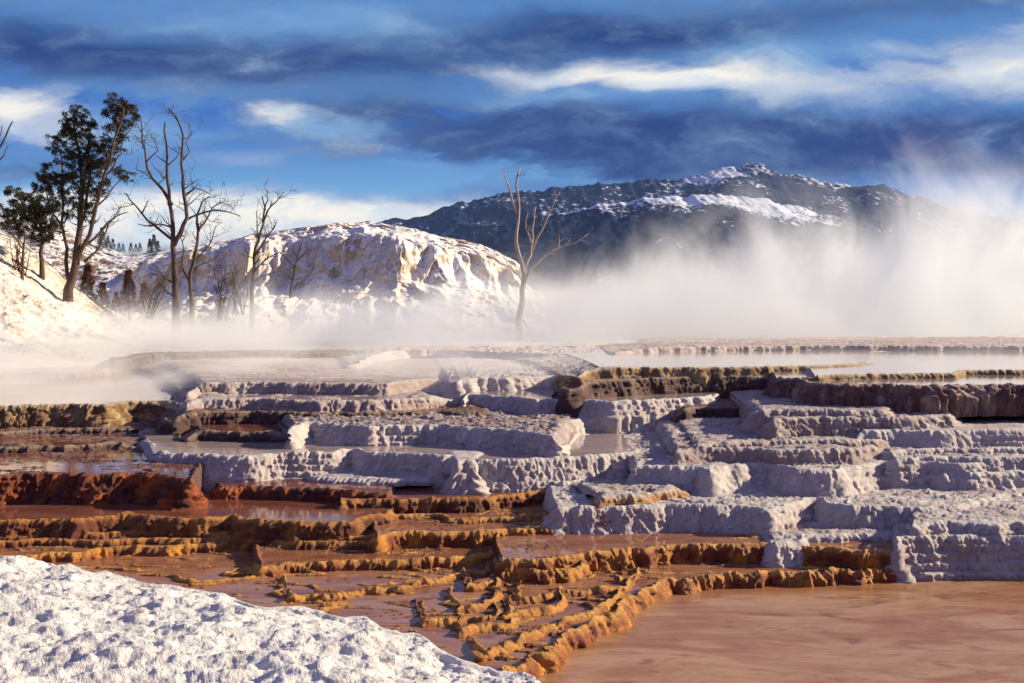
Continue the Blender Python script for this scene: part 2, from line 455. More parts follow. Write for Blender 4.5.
T('G4', [(465, 590), (490, 584), (515, 578), (540, 576)], GLD, 'short gold rim under the gold lobed ledge', **thin)
T('G2', [(515, 601), (560, 596), (600, 592), (632, 588)], GLD, 'broken gold rim running up to the corner of the front pool', **thin)
T('G5', [(455, 612), (478, 610), (492, 604), (500, 602)], GLD, 'tiny curved gold rim in the middle of the brown flat', **thin)
T('G3', [(503, 621), (530, 613), (562, 608)], GLD, 'short gold rim beside the diagonal edge of the front pool', **thin)
T('G6', [(420, 626), (445, 623), (480, 621), (500, 620)], GLD, 'dark and gold rim next to the tip of the white bank', **thin)
T('G7', [(455, 636), (480, 629), (515, 624)], GLD, 'faint gold rim nearest to the white bank', **thin)
T('G8', [(478, 662), (530, 640), (560, 627), (600, 612), (625, 600)], GLD, 'second diagonal gold rim behind the edge of the front pool', **thin)
T('F', [(256, 572), (290, 566), (330, 563), (400, 562), (440, 560), (490, 556), (500, 553)],
  GLD, 'dark and gold ledge crossing the brown flat in the lower centre', W_BROWN, amp=0.12, depth=0.5, lip=0.03, micro=0.05, flare=0.3)
T('F2', [(498, 573), (520, 572), (545, 573), (572, 571), (588, 564)],
  GLD, 'short gold lobed ledge left of the long dark brown ledge', W_BROWN, amp=0.15, depth=0.3, lip=0.03, flare=0.3)
T('A3', [(892, 543), (900, 539), (925, 538), (960, 538), (R_, 537)], WHT, 'violet white block step at the right rim of the orange pool', amp=0.12, face=0.05, rough=0.03, depth=0.5, micro=0.05)
T('A2', [(495, 563), (545, 562), (575, 559), (584, 556), (610, 553), (642, 551), (660, 548), (700, 547), (770, 547), (830, 550), (860, 552), (893, 553), (915, 552)],
  GLD, 'long dark ledge with gold left end holding the pale middle pool', W_BROWN, amp=0.16, depth=0.6, lip=0.03, micro=0.04, flare=0.3)
T('A3b', [(768, 545), (795, 543), (812, 538), (850, 536), (895, 534), (910, 533)], WHT, 'thin white crest between two small pools at right', amp=0.1, depth=0.5, rough=0.04)
T('A4b', [(912, 529), (930, 525), (955, 523), (990, 525), (R_, 523)], WHT, 'rough white step above the violet block', amp=0.2, depth=0.5, rough=0.03, micro=0.05)
T('A4', [(548, 509), (590, 508), (645, 507), (700, 506), (745, 507), (768, 511), (785, 508), (806, 501), (818, 498), (826, 505), (850, 508), (905, 509), (958, 509), (975, 504), (1000, 497), (1022, 494), (R_, 492)],
  WHT, 'wide white terrace with lavender front and bright right facing facets', amp=0.16, face=0.045, depth=0.5, rough=0.03, micro=0.05)
T('A5', [(594, 500), (612, 497), (640, 496), (665, 492), (688, 489)], WGO, 'short orange and cream ledge on the white middle terrace', amp=0.08, depth=0.10, rough=0.04)
T('A7', [(860, 483), (867, 478), (895, 477), (908, 478), (925, 477), (945, 478), (975, 480), (1000, 478), (R_, 476)], WHT, 'lumpy white ledge in the right side stack', amp=0.15, depth=0.4, rough=0.035, micro=0.05)
T('A8', [(938, 475), (950, 473), (978, 474), (1010, 472), (R_, 470)], WHT, 'small white ledge near the right picture side', amp=0.1, depth=0.4, rough=0.035, micro=0.05)
T('A6b', [(484, 485), (515, 483), (565, 483), (580, 481), (605, 475), (630, 470), (660, 468)], WHT, 'thin cream shelf beneath the middle pool', amp=0.06, depth=0.4, rough=0.03, micro=0.04)
T('A6', [(630, 469), (640, 467), (665, 467), (700, 468), (710, 471), (728, 467), (750, 464), (768, 464), (790, 467), (797, 471), (838, 471), (852, 467), (880, 463), (930, 463), (960, 465), (1000, 463), (R_, 462)],
  WHT, 'long row of rounded white lobes across the right half', amp=0.14, face=0.04, depth=0.4, rough=0.03, micro=0.05)
T('B8', [(890, 461), (925, 459), (950, 458), (985, 459), (R_, 456)], WHT, 'low white ripple of crust under the pink steps', amp=0.15, depth=0.4, rough=0.035, micro=0.05)
# --- left lower flats
T('E4', [(-220, 560), (20, 557), (75, 555), (95, 551), (125, 548), (190, 547), (235, 543), (300, 547), (320, 549)], GLD, 'lowest thin gold lip on the left brown flat', W_BROWN, amp=0.16, depth=0.4, micro=0.05, flare=0.3)
T('E3', [(-220, 546), (0, 544), (40, 541), (110, 543), (145, 540), (180, 541), (232, 539), (300, 544), (380, 544), (400, 545)], RGD, 'second thin gold lip on the left brown flat', W_BROWN, amp=0.14, depth=0.4, micro=0.05, flare=0.3)
T('D4', [(372, 540), (392, 535), (430, 534), (480, 534), (505, 532), (540, 530), (590, 527), (630, 525), (642, 526)], GLD, 'knobbly gold lip in the centre of the picture', W_BROWN, amp=0.2, depth=0.4, micro=0.06, flare=0.3)
T('E2', [(60, 536), (92, 535), (150, 532), (200, 534), (256, 536), (300, 538), (350, 539), (380, 538)], RGD, 'third thin dark and gold lip on the left flat', W_BROWN, amp=0.12, depth=0.4, micro=0.05, flare=0.3)
T('E1', [(-220, 524), (0, 523), (40, 521), (80, 521), (110, 517), (126, 515), (140, 518), (200, 520), (215, 519), (232, 517), (245, 521), (300, 524), (352, 524), (364, 519), (378, 516), (395, 513)],
  RGD, 'dark lip with gold patches holding the left reflecting pool', W_RED, amp=0.12, depth=0.4, lip=0.03)
T('D3', [(368, 520), (400, 517), (421, 516), (435, 517), (450, 520), (512, 519), (545, 516), (585, 512)], GLD, 'gold knobs and small dark ledges in mid picture', W_BROWN, amp=0.18, depth=0.35, micro=0.05, flare=0.3)
T('D2', [(338, 505), (346, 501), (370, 500), (400, 501), (440, 500), (480, 499), (512, 496), (535, 493), (555, 490)], RGD, 'brown ledge turning gold on its right half', W_RED, amp=0.12, depth=0.4)
T('D1', [(212, 488), (256, 487), (300, 489), (340, 491), (376, 494), (396, 494)], RED, 'dark maroon ledge below the white middle terrace', W_RED, amp=0.1, depth=0.4)
T('L1', [(-220, 477), (0, 475), (60, 474), (90, 475), (140, 474), (157, 475), (170, 479), (200, 480)], RED, 'tall rust red step at the left picture side', W_RED, amp=0.2, face=0.07, depth=0.5, micro=0.05, mfreq=(0.2, 1.1), rough=0.03)
T('L2', [(-220, 452), (0, 449), (60, 447), (110, 444), (140, 446)], BRN, 'very low brown ripple on the left flat', W_RED, amp=0.2, depth=0.3, micro=0.05, mfreq=(0.2, 1.1), taper=40)
T('L3', [(-220, 436), (0, 433), (50, 430), (110, 429), (165, 427)], BRN, 'low brown and gold crust below the yellow step', W_RED, amp=0.2, depth=0.3, micro=0.06, mfreq=(0.25, 1.1), taper=42)
# --- middle
T('M2', [(306, 478), (320, 478), (360, 480), (400, 481), (425, 480), (440, 478)], WHT, 'flat pale apron at the foot of the white middle terrace', amp=0.06, depth=0.12, rough=0.03, drop=0.12)
T('M', [(140, 453), (180, 455), (222, 456), (250, 457), (275, 455), (300, 454), (335, 453), (352, 450), (362, 452), (385, 453), (430, 456), (441, 458), (452, 457), (462, 459), (480, 461), (512, 461), (560, 459), (600, 456), (640, 452), (676, 449)],
  WHT, 'white fluted middle terrace holding the long reflecting pool', W_PALE, amp=0.1, face=0.05, depth=0.5, lip=0.03, taper=30)
T('MB', [(449, 466), (453, 463), (464, 461), (474, 462), (481, 465)], WHT, 'rounded white buttress against the middle terrace', amp=0.04, depth=0.08, rough=0.02)
T('B1', [(670, 453), (682, 451), (700, 449), (740, 449), (780, 451), (820, 451), (850, 450), (870, 447), (885, 445)], PNK, 'pinkish step left of the right side stack', amp=0.07, depth=0.4, rough=0.03, micro=0.05)
T('B7', [(880, 453), (905, 451), (950, 450), (1000, 450), (R_, 447)], WHT, 'rough cream crust under the pale violet wall', amp=0.15, depth=0.4, rough=0.035, micro=0.05)
T('B6', [(690, 446), (730, 443), (770, 442), (860, 441), (885, 440)], PNK, 'low pink ledge under the fluted pink step', amp=0.15, depth=0.4, rough=0.03, micro=0.04)
T('B5', [(858, 436), (864, 432), (900, 431), (930, 432), (980, 431), (R_, 430)], WHT, 'smooth pale violet wall at right beneath the water line', amp=0.08, face=0.035, depth=0.35, rough=0.02)
T('B4', [(766, 421), (780, 419), (820, 418), (860, 418), (905, 418), (945, 416), (958, 417)], PNK, 'fluted pink step with sunlit middle', amp=0.1, face=0.06, depth=0.35, rough=0.04)
T('B3', [(752, 411), (770, 410), (850, 411), (895, 411)], PNK, 'thin pink ledge at the foot of the big brown wall', amp=0.06, depth=0.3)
T('K1', [(178, 434), (200, 432), (256, 433), (300, 434)], BRN, 'dark brown ledge left of the white hummocks', W_RED, amp=0.1, depth=0.3, taper=45)
T('K2', [(290, 434), (296, 427), (306, 423), (335, 425), (370, 427), (405, 426), (440, 425), (470, 428), (512, 431), (540, 435), (562, 438)], WHB, 'white hummocky step behind the long reflecting pool', amp=0.2, face=0.06, depth=0.3, rough=0.06, micro=0.03, lob=1.3)
T('N2', [(165, 416), (200, 413), (260, 412), (320, 414), (380, 413), (440, 412), (500, 414)], BRN, 'brown crusted ripple on the flat behind the white hummocks', W_RED, amp=0.2, depth=0.3, rough=0.03, micro=0.05, mfreq=(0.25, 1.1), taper=50)
T('N1', [(178, 402), (205, 400), (256, 399), (320, 402), (380, 401), (430, 398), (456, 396)], PNK, 'pale streaked ripple in front of the pink fronted shelf', W_PALE, amp=0.2, depth=0.3, rough=0.03, micro=0.05, mfreq=(0.25, 1.1), taper=50)
T('K3b', [(540, 428), (560, 423), (590, 419), (620, 419), (655, 418), (672, 415), (690, 412)], WHT, 'lower white bulge under the upper centre terrace', amp=0.1, depth=0.25, rough=0.04)
T('UR', [(676, 411), (695, 408), (720, 407), (750, 407), (775, 408)], BRN, 'dark maroon ledge under the big brown wall', amp=0.15, depth=0.25)
T('K3', [(462, 399), (470, 395), (512, 397), (527, 398), (535, 400), (575, 400), (612, 402), (640, 401), (680, 399), (712, 397), (722, 395)], WHT, 'upper centre white terrace holding a misty pool', W_PALE, amp=0.16, face=0.06, depth=0.5)
T('L0', [(-220, 407), (0, 406), (50, 405), (100, 405), (130, 402), (150, 401), (170, 403), (190, 405)], YEL, 'yellow and brown crusted wall at the left holding misty water', W_PALE, amp=0.25, face=0.09, depth=0.9, rough=0.03, taper=42)
# --- upper plateau
T('K4', [(185, 388), (195, 384), (256, 383), (340, 384), (388, 384), (402, 382), (425, 379), (452, 376)], PNK, 'flat pale shelf with pink front in the mist', amp=0.14, depth=0.8, rough=0.03, taper=30, fan=(0.05, 0.05))
T('K5', [(448, 381), (480, 379), (520, 378), (560, 376), (600, 374)], WHT, 'low pale ripple beside the pink fronted shelf', amp=0.3, depth=1.0, rough=0.05, taper=40)
T('K8', [(-220, 372), (0, 372), (60, 373), (105, 371), (130, 369)], YEL, 'misty pale far shore on the left', amp=0.4, depth=0.6, rough=0.06)
T('BIGL', [(566, 386), (580, 383), (600, 381), (640, 379), (700, 377), (745, 377), (785, 377), (796, 378)],
  BRN, 'dark brown wall left of the taller fluted wall', W_PALE, amp=0.16, face=0.08, depth=0.8, taper=45)
T('BIG', [(768, 378), (790, 379), (804, 380), (814, 384), (860, 385), (930, 386), (985, 385), (R_, 385)],
  BRP, 'tall brown and pink fluted wall below the upper right water', W_PALE, amp=0.16, face=0.08, depth=0.8)
T('K6', [(116, 359), (126, 356), (150, 355), (200, 354), (256, 353), (330, 353), (380, 353)], BRN, 'long brown hump dim in the mist', amp=0.3, depth=0.5, flare=0.6, rough=0.05, taper=45)
T('K7', [(350, 360), (372, 353), (400, 350), (440, 350), (500, 352), (560, 354), (640, 352), (680, 350)], WHT, 'broad pale swell on the upper plateau', amp=0.5, depth=0.7, flare=1.0, rough=0.08, taper=60)
T('U3', [(806, 377), (830, 376), (880, 374.5), (955, 374), (962, 371), (R_, 370)], YEL, 'thin cream lip standing in the upper right water', W_PALE, amp=0.1, depth=0.8)
T('U1', [(570, 372), (592, 369), (640, 368), (700, 368), (768, 367), (830, 366), (880, 363), (900, 361)], YEL, 'greenish yellow lip behind the brown wall', W_PALE, amp=0.2, depth=0.9, taper=60, fan=(0.09, 0.02))
T('FAR', [(610, 350), (640, 348), (700, 347), (800, 346), (R_, 347)], PNK, 'farthest lip of the plateau in front of the steam', amp=0.3, depth=0.6, rough=0.05, taper=60)

# front pool
xs = np.linspace(-60, 60, 120); ys = np.linspace(1.5, 60, 120)
X, Y = np.meshgrid(xs, ys)
tag(grid_obj('water', np.stack([X, Y, np.zeros_like(X)], -1), W_FRONT), 'orange brown mottled shallow pool filling the lower right', None, None, 'structure')

# ------------------------------------------------------------------ foreground crust bank
def crust_mat():
    m, nt = new_mat('white_crust')
    pos = nt.n('ShaderNodeNewGeometry').outputs['Position']
    n1 = nt.noise(pos, 1.6, 6, 0.65); n2 = nt.noise(pos, 9, 6, 0.7); n3 = nt.noise(pos, 38, 4, 0.7)
    c = nt.mix(nt.mr(n1, 0.4, 0.65), (0.86, 0.83, 0.78, 1), (0.74, 0.71, 0.68, 1))
    c = nt.mix(nt.mr(n2, 0.60, 0.75, 0.0, 0.6), c, (0.5, 0.40, 0.33, 1))
    c = nt.mix(nt.mr(nt.m('MULTIPLY', n1, n2), 0.33, 0.42, 0.0, 0.8), c, (0.42, 0.20, 0.12, 1))
    finish(nt, c, 0.85, nt.m('ADD', n2, nt.m('MULTIPLY', n3, 0.5)), 1.0, 0.05)
    return m
CRUST = crust_mat()
out = [(-260, 548), (-100, 552), (0, 558), (50, 563), (100, 573), (150, 582), (200, 590), (262, 605), (300, 606), (330, 614), (365, 617), (400, 634), (425, 640), (455, 655), (500, 668), (535, 681), (560, 700)]
Cb = rim_path(out, 3.72, tails=False, step=1.0, sm=3)
Nb = strip_normals(Cb)
azb = np.maximum.accumulate(np.arctan2(Cb[:, 0], Cb[:, 1]) + np.arange(len(Cb)) * 1e-6)
azu = np.linspace(azb[0], azb[-1], 1300)
rb = np.interp(azu, azb, smooth1(np.linalg.norm(Cb, axis=1), 4))
Cb = np.stack([np.sin(azu), np.cos(azu)], -1) * rb[:, None]
Cb = Cb * (1 + 0.25 * fbm(Cb[:, 0] * 1.4, Cb[:, 1] * 1.4, 0, 3, 5, 0.5) / rb)[:, None]
db = np.linalg.norm(Cb, axis=1)
rows = []
sv = np.r_[np.linspace(-0.10, 0, 12), (np.linspace(0, 1, 380)[1:]) ** 1.15]
rowz = []
for s in sv:
    if s < 0:
        p = Cb * (1 - s * 0.9)[..., None] if np.ndim(s) else Cb * (1 - s * 0.35)
        z = np.full(len(Cb), 4 - 3.72) + s * 5.0 * 0.8
        z = z + fbm(p[:, 0] * 3, p[:, 1] * 3, z * 3, 3, 70) * 0.05
    else:
        p = Cb * (1 - s * 0.86)
        L = s * 0.86 * db
        z = 0.28 + 0.30 * (1 - np.exp(-L / 2.5))
    b = fbm(p[:, 0] * 0.7, p[:, 1] * 0.9, 0, 4, 71) * 0.13 + np.abs(fbm(p[:, 0] * 1.6, p[:, 1] * 2.0, 0, 3, 72, 0.5)) * 0.07 \
        + fbm(p[:, 0] * 6, p[:, 1] * 8, 0, 4, 73, 0.6) * 0.014 + np.clip(noise(p[:, 0] * 14, p[:, 1] * 16, 0, 74), 0, 1) * 0.009
    b = b + 0.013 * ss(0.0, 0.2, noise(p[:, 0] * 2.2, p[:, 1] * 3.0, 2, 75)) + 0.009 * ss(0.0, 0.2, noise(p[:, 0] * 5.2, p[:, 1] * 6.5, 2, 76))
    b = b * (ss(0, 0.02, s) if s > 0 else 0.35) 
    rows.append(np.c_[p, z + b])
tag(grid_obj('ground', np.stack(rows), CRUST), 'rough snow white mineral crust bank in the lower left corner', None, None, 'structure')

# ------------------------------------------------------------------ far ground and hills
def hill_mat(name, snow, rock_a, rock_b, brush, thr=0.5, scale=1.0, vert=0.5):
    """snow on gentle parts and noise patches, rock where it is steep"""
    m, nt = new_mat(name)
    geo = nt.n('ShaderNodeNewGeometry'); pos = geo.outputs['Position']
    nz = nt.n('ShaderNodeSeparateXYZ', ins={0: geo.outputs['True Normal']}).outputs[2]
    n1 = nt.noise(nt.mapv(pos, (1, 1, vert)), 0.25 * scale, 6, 0.65, 0.4)
    n2 = nt.noise(nt.mapv(pos, (1, 1, 0.35)), 1.3 * scale, 6, 0.7)
    n3 = nt.noise(pos, 6 * scale, 5, 0.65)
    steep = nt.m('ADD', nz, nt.m('MULTIPLY', nt.m('SUBTRACT', n2, 0.5), 0.9))
    f = nt.mr(steep, thr - 0.08, thr + 0.10)
    rock = nt.mix(nt.mr(n1, 0.4, 0.6), rock_a, rock_b)
    rock = nt.mix(nt.mr(n3, 0.55, 0.75), rock, brush)
    sn = nt.mix(nt.mr(n1, 0.35, 0.7), snow, tuple(c * 0.86 for c in snow[:3]) + (1,))
    sn = nt.mix(nt.mr(nt.m('ADD', nt.m('MULTIPLY', n3, 0.6), nt.m('MULTIPLY', n1, 0.4)), 0.54, 0.62), sn, nt.mix(0.4, brush, rock_a))
    c = nt.mix(f, rock, sn)
    finish(nt, c, 0.9, nt.m('ADD', n2, nt.m('MULTIPLY', n3, 0.4)), 0.8, 0.25 / scale)
    return m
MOUND = hill_mat('white_mound', (0.86, 0.84, 0.82, 1), (0.46, 0.34, 0.24, 1), (0.66, 0.55, 0.42, 1), (0.20, 0.12, 0.08, 1), 0.40, 1.0)
BANK = hill_mat('snowy_bank', (0.78, 0.72, 0.64, 1), (0.34, 0.24, 0.17, 1), (0.5, 0.4, 0.3, 1), (0.14, 0.08, 0.05, 1), 0.62, 1.6)
RIDGE = hill_mat('snowy_ridge', (0.78, 0.78, 0.80, 1), (0.12, 0.08, 0.07, 1), (0.20, 0.14, 0.12, 1), (0.06, 0.04, 0.035, 1), 0.80, 0.7)

xs = np.r_[np.linspace(-400, -60, 20), np.linspace(-58, 60, 160), np.linspace(63, 400, 20)]
ys = np.r_[np.linspace(38, 130, 130), np.linspace(135, 2000, 30)]
X, Y = np.meshgrid(xs, ys)
Z = 1.1 + 1.7 * ss(37, 60, Y) + fbm(X * 0.15, Y * 0.15, 0, 4, 90) * 0.12 - 0.0 * X
Z = np.where(Y > 150, Z - (Y - 150) * 0.004, Z)
tag(grid_obj('ground', np.stack([X, Y, Z], -1), hill_mat('far_ground', (0.7, 0.66, 0.62, 1), (0.4, 0.32, 0.28, 1), (0.5, 0.4, 0.35, 1), (0.3, 0.2, 0.16, 1), 0.5)),
    'pale flat ground under the steam beyond the terraces', None, None, 'structure')

def landform(name, sil, D, zb, front, back, prof, mat, label, nu, nv, disp=None, flat=0.0):
    """hill with its crest outline sil (px) at distance D, sloping front metres to the near side and back metres behind"""
    sx, sy = zip(*sil)
    px = np.linspace(sx[0], sx[-1], nu)
    py = np.interp(px, sx, sy); py = smooth1(py, max(1, nu // 160))
    A = at(px, py, D)
    hx, hz = A[:, 0], A[:, 2]
    rows = []
    sfront = np.linspace(0, 1, nv)
    for s in sfront:
        y = D - front * (1 - s)
        k = prof(s, px)
        rows.append(np.stack([hx * (y / D) ** 0.5, np.full(nu, y), zb + (hz - zb) * k - 1.8 * (1 - s) ** 3], -1))
    for s in np.linspace(0, 1, nv // 3)[1:]:
        y = D + flat * min(1, s * 2) + (back) * s
        k = 1 - ss(0.35, 1, np.array(s)) if flat else 1 - s ** 1.3
        rows.append(np.stack([hx * (y / D) ** 0.5, np.full(nu, y), zb + (hz - zb) * k - 0.05 * (hz - zb) * min(1, s * 3)], -1))
    P = np.stack(rows)
    if disp is not None: P = disp(P)
    o = grid_obj(name, P, mat)
    tag(o, label, None, None, 'structure')
    return P

# white mound
def mprof(s, px):
    w = 0.06 * fbm(px * 0.02, 0.0, 0, 4, 120)
    c1 = 0.52 + w + 0.10 * ss(420, 520, px)           # foot of the cliff
    lo = 0.50 * (s / c1) ** 1.2
    cl = 0.50 + 0.34 * ss(c1, c1 + 0.10, s)
    up = 0.84 + 0.16 * np.sin(np.clip((s - c1 - 0.10) / (1 - c1 - 0.10), 0, 1) * math.pi / 2)
    return np.where(s < c1, lo, np.where(s < c1 + 0.10, cl, up))
def mdisp(P):
    x, y, z = P[..., 0], P[..., 1], P[..., 2]
    k = ss(2.8, 4.5, z)
    a = fbm(x * 0.16, y * 0.16, z * 0.10, 4, 130) * 1.6 + (0.5 - np.abs(fbm(x * 0.45, y * 0.3, z * 0.12, 3, 131))) * 0.9 + fbm(x * 1.5, y * 1.5, z * 0.9, 4, 132, 0.6) * 0.20
    b = fbm(x * 0.35, y * 0.35, z * 0.3, 5, 133, 0.55) * 0.28
    P = P.copy(); P[..., 1] -= a * k; P[..., 2] += b * k * 0.7; P[..., 0] += a * 0.35 * k
    return P
landform('hill', [(96, 330), (130, 285), (165, 256), (200, 247), (240, 239), (262, 234), (300, 230), (345, 226), (368, 225), (395, 228), (420, 233), (450, 240), (480, 246), (500, 254), (512, 260), (519, 268), (523, 284), (530, 290), (542, 294), (546, 302), (549, 330), (552, 345)],
         84, 2.6, 24, 34, mprof, MOUND, 'pale travertine mound with tan cliffs rising out of steam', 620, 210, mdisp, flat=20)

# left near bank
def bdisp(P):
    x, y, z = P[..., 0], P[..., 1], P[..., 2]
    P = P.copy(); P[..., 2] += (fbm(x * 0.25, y * 0.25, 0, 5, 140, 0.55) * 0.45 + fbm(x * 1.6, y * 1.6, 0, 4, 141, 0.6) * 0.13) * ss(2.7, 3.4, z)
    return P
landform('hill', [(-420, 150), (-200, 170), (-60, 212), (0, 229), (15, 237), (30, 250), (45, 262), (55, 271), (70, 285), (90, 299), (105, 312), (130, 326), (170, 338), (240, 345)],
         60, 2.55, 20, 22, lambda s, px: s ** 1.15, BANK, 'sunlit snowy bank sloping down from the left', 420, 160, bdisp)
# back ridge
def rdisp(P):
    x, y, z = P[..., 0], P[..., 1], P[..., 2]
    P = P.copy(); P[..., 2] += (fbm(x * 0.07, y * 0.07, 0, 5, 150, 0.6) * 1.6 + fbm(x * 0.5, y * 0.5, 0, 4, 151, 0.6) * 0.35) * ss(3, 9, z) * ss(0, 1, (140 - y) / 30 + 0.25)
    return P
landform('hill', [(-500, 190), (-100, 205), (30, 220), (62, 226), (80, 232), (100, 243), (118, 250), (150, 250), (180, 247), (220, 243), (260, 240), (330, 238), (420, 250), (500, 285), (560, 320), (640, 338)],
         135, 2.4, 52, 60, lambda s, px: s ** 0.9, RIDGE, 'snow covered slope in blue shade behind the bare trees', 520, 170, rdisp)

# mountains
def mtn_mat(name, bias, scale):
    m, nt = new_mat(name)
    geo = nt.n('ShaderNodeNewGeometry'); pos = geo.outputs['Position']
    sn = nt.n('ShaderNodeAttribute', attribute_name='snow').outputs['Fac']
    n1 = nt.noise(nt.mapv(pos, (1, 0.6, 1.6)), 0.006 * scale, 7, 0.68, 0.5)
    n2 = nt.noise(nt.mapv(pos, (1, 0.35, 0.8)), 0.06 * scale, 4, 0.7)
    f = nt.m('ADD', sn, nt.m('ADD', nt.m('MULTIPLY', nt.m('SUBTRACT', n1, 0.5), 2.6), nt.m('MULTIPLY', nt.m('SUBTRACT', n2, 0.5), 2.4)))
    f = nt.mr(f, 0.45 + bias, 0.70 + bias)
    dark = nt.mix(nt.mr(n2, 0.4, 0.6), (0.004, 0.010, 0.038, 1), (0.010, 0.022, 0.066, 1))  # conifer tones pushed to navy, distance haze put into the colour
    c = nt.mix(f, dark, (0.66, 0.70, 0.78, 1))
    finish(nt, c, 0.95, spec=0.1)
    return m
def mountain(sil, D, front, snow_fn, mat, label, nu, nv, amp, sd):
    sx, sy = zip(*sil)
    px = np.linspace(sx[0], sx[-1], nu); py = smooth1(np.interp(px, sx, sy), 3)
    A = at(px, py, D); hx, hz = A[:, 0], A[:, 2]
    rows, sn = [], []
    for s in np.r_[np.linspace(0, 1, nv), np.linspace(1.02, 1.6, 14)]:
        y = D - front * (1 - s)
        k = s ** 0.95 if s <= 1 else 1 - (s - 1) * 1.6
        z = (hz) * k
        x = hx * (y / D)
        u, v = x / D * 9, y / D * 9
        rg = (0.5 - np.abs(fbm(u * 1.3, v * 0.8, 0, 5, sd, 0.55))) * 1.3
        z = z + 0.75 * hz * amp * rg * (4 * min(s, 1) * (1 - min(s, 1)) + 0.0) + hz * 0.008 * fbm(u * 9, v * 6, 0, 4, sd + 3, 0.6) * (1 if s <= 1 else 0) + hz * 0.035 * fbm(u * 3.5 + 3, 0.5, 0, 5, sd + 8, 0.6) * s ** 4
        rows.append(np.stack([x, np.full(nu, y), z], -1)); sn.append(snow_fn(px, s, rg))
    o = grid_obj('mountain', np.stack(rows), mat, {'snow': np.stack(sn)})
    tag(o, label, None, None, 'structure')
def gsn(px, c, w): return np.exp(-((px - c) / w) ** 2)
def snow_far(px, s, rg):
    return 0.12 + 0.85 * gsn(px, 722, 30) * ss(0.75, 1, np.array(s)) + 0.35 * gsn(px, 800, 40) * ss(0.8, 1, np.array(s)) + 0.25 * gsn(px, 520, 30) * ss(0.5, .9, np.array(s)) + 0.1 * rg + 0.15 * gsn(px, 640, 60)
def snow_near(px, s, rg):
    top = ss(0.66, 0.95, np.array(s))
    return 0.0 + (1.1 * gsn(px, 700, 90) + 0.75 * gsn(px, 590, 50) * ss(.93, 1, np.array(s)) + 0.7 * gsn(px, 800, 50)) * top + 0.15 * rg
mountain([(150, 262), (300, 240), (385, 222), (420, 216), (450, 207), (490, 198), (520, 192), (560, 187), (600, 183), (650, 182), (680, 178), (705, 171), (722, 167), (745, 166), (762, 167), (785, 174), (805, 178), (830, 183), (850, 186), (868, 181), (885, 185), (905, 192), (940, 203), (980, 214), (1060, 228), (1300, 250)],
         4200, 1500, snow_far, mtn_mat('dark_forest_mountain', 0.0, 1.0), 'dark forested mountain with snow on its peak', 700, 120, 0.10, 160)
mountain([(150, 285), (300, 262), (420, 240), (500, 226), (540, 218), (570, 213), (600, 206), (640, 198), (665, 194), (690, 197), (720, 194), (760, 199), (800, 208), (840, 220), (900, 240), (1000, 262), (1300, 290)],
         2600, 900, snow_near, mtn_mat('snowy_meadow_ridge', 0.12, 1.5), 'lower mountain ridge with a bright snow meadow on its crest', 700, 120, 0.12, 170)

# ------------------------------------------------------------------ trees
def wood_mat(name, a, b):
    m, nt = new_mat(name)
    pos = nt.n('ShaderNodeNewGeometry').outputs['Position']
    n = nt.noise(nt.mapv(pos, (6, 6, 1)), 1.0, 4, 0.6)
    finish(nt, nt.mix(nt.mr(n, 0.35, 0.65), a, b), 0.85, n, 0.6, 0.05)
    return m
BARK = wood_mat('dark_bark', (0.10, 0.055, 0.035, 1), (0.05, 0.03, 0.025, 1))
DEAD = wood_mat('dead_wood', (0.11, 0.07, 0.055, 1), (0.05, 0.033, 0.03, 1))
PALE = wood_mat('bleached_wood', (0.42, 0.32, 0.25, 1), (0.24, 0.18, 0.15, 1))
def leaf_mat(name, a, b, c):
    m, nt = new_mat(name)
    pos = nt.n('ShaderNodeNewGeometry').outputs['Position']
    n = nt.noise(pos, 1.2, 3, 0.6); n2 = nt.noise(pos, 5, 2, 0.5)
    finish(nt, nt.mix(nt.mr(n2, 0.5, 0.7, 0, 0.7), nt.mix(nt.mr(n, 0.4, 0.6), a, b), c), 0.8, spec=0.2)
    return m
NEEDLE = leaf_mat('pine_needles', (0.035, 0.038, 0.014, 1), (0.06, 0.048, 0.018, 1), (0.12, 0.065, 0.022, 1))
RUST = leaf_mat('rusty_needles', (0.17, 0.06, 0.03, 1), (0.11, 0.04, 0.022, 1), (0.20, 0.08, 0.04, 1))
DARKN = leaf_mat('dark_needles', (0.02, 0.03, 0.015, 1), (0.03, 0.035, 0.02, 1), (0.04, 0.04, 0.02, 1))

class Tubes:
    def __init__(s): s.v, s.f = [], []
    def add(s, pts, radii, n=6):
        pts = [Vector(p) for p in pts]; b = len(s.v)
        for i, p in enumerate(pts):
            d = (pts[min(i + 1, len(pts) - 1)] - pts[max(i - 1, 0)])
            d = d.normalized() if d.length > 1e-6 else Vector((0, 0, 1))
            a = d.cross(Vector((0.3, 1, 0.1))).normalized(); c = d.cross(a)
            for k in range(n):
                t = 2 * math.pi * k / n
                s.v.append(p + (a * math.cos(t) + c * math.sin(t)) * radii[i])
        for i in range(len(pts) - 1):
            for k in range(n):
                q = b + i * n
                s.f.append((q + k, q + (k + 1) % n, q + n + (k + 1) % n, q + n + k))
        s.f.append(tuple(b + k for k in range(n))[::-1]); s.f.append(tuple(b + (len(pts) - 1) * n + k for k in range(n)))
    def obj(s, name, mat, parent):
        return mesh_obj(name, [tuple(v) for v in s.v], s.f, mat, parent)

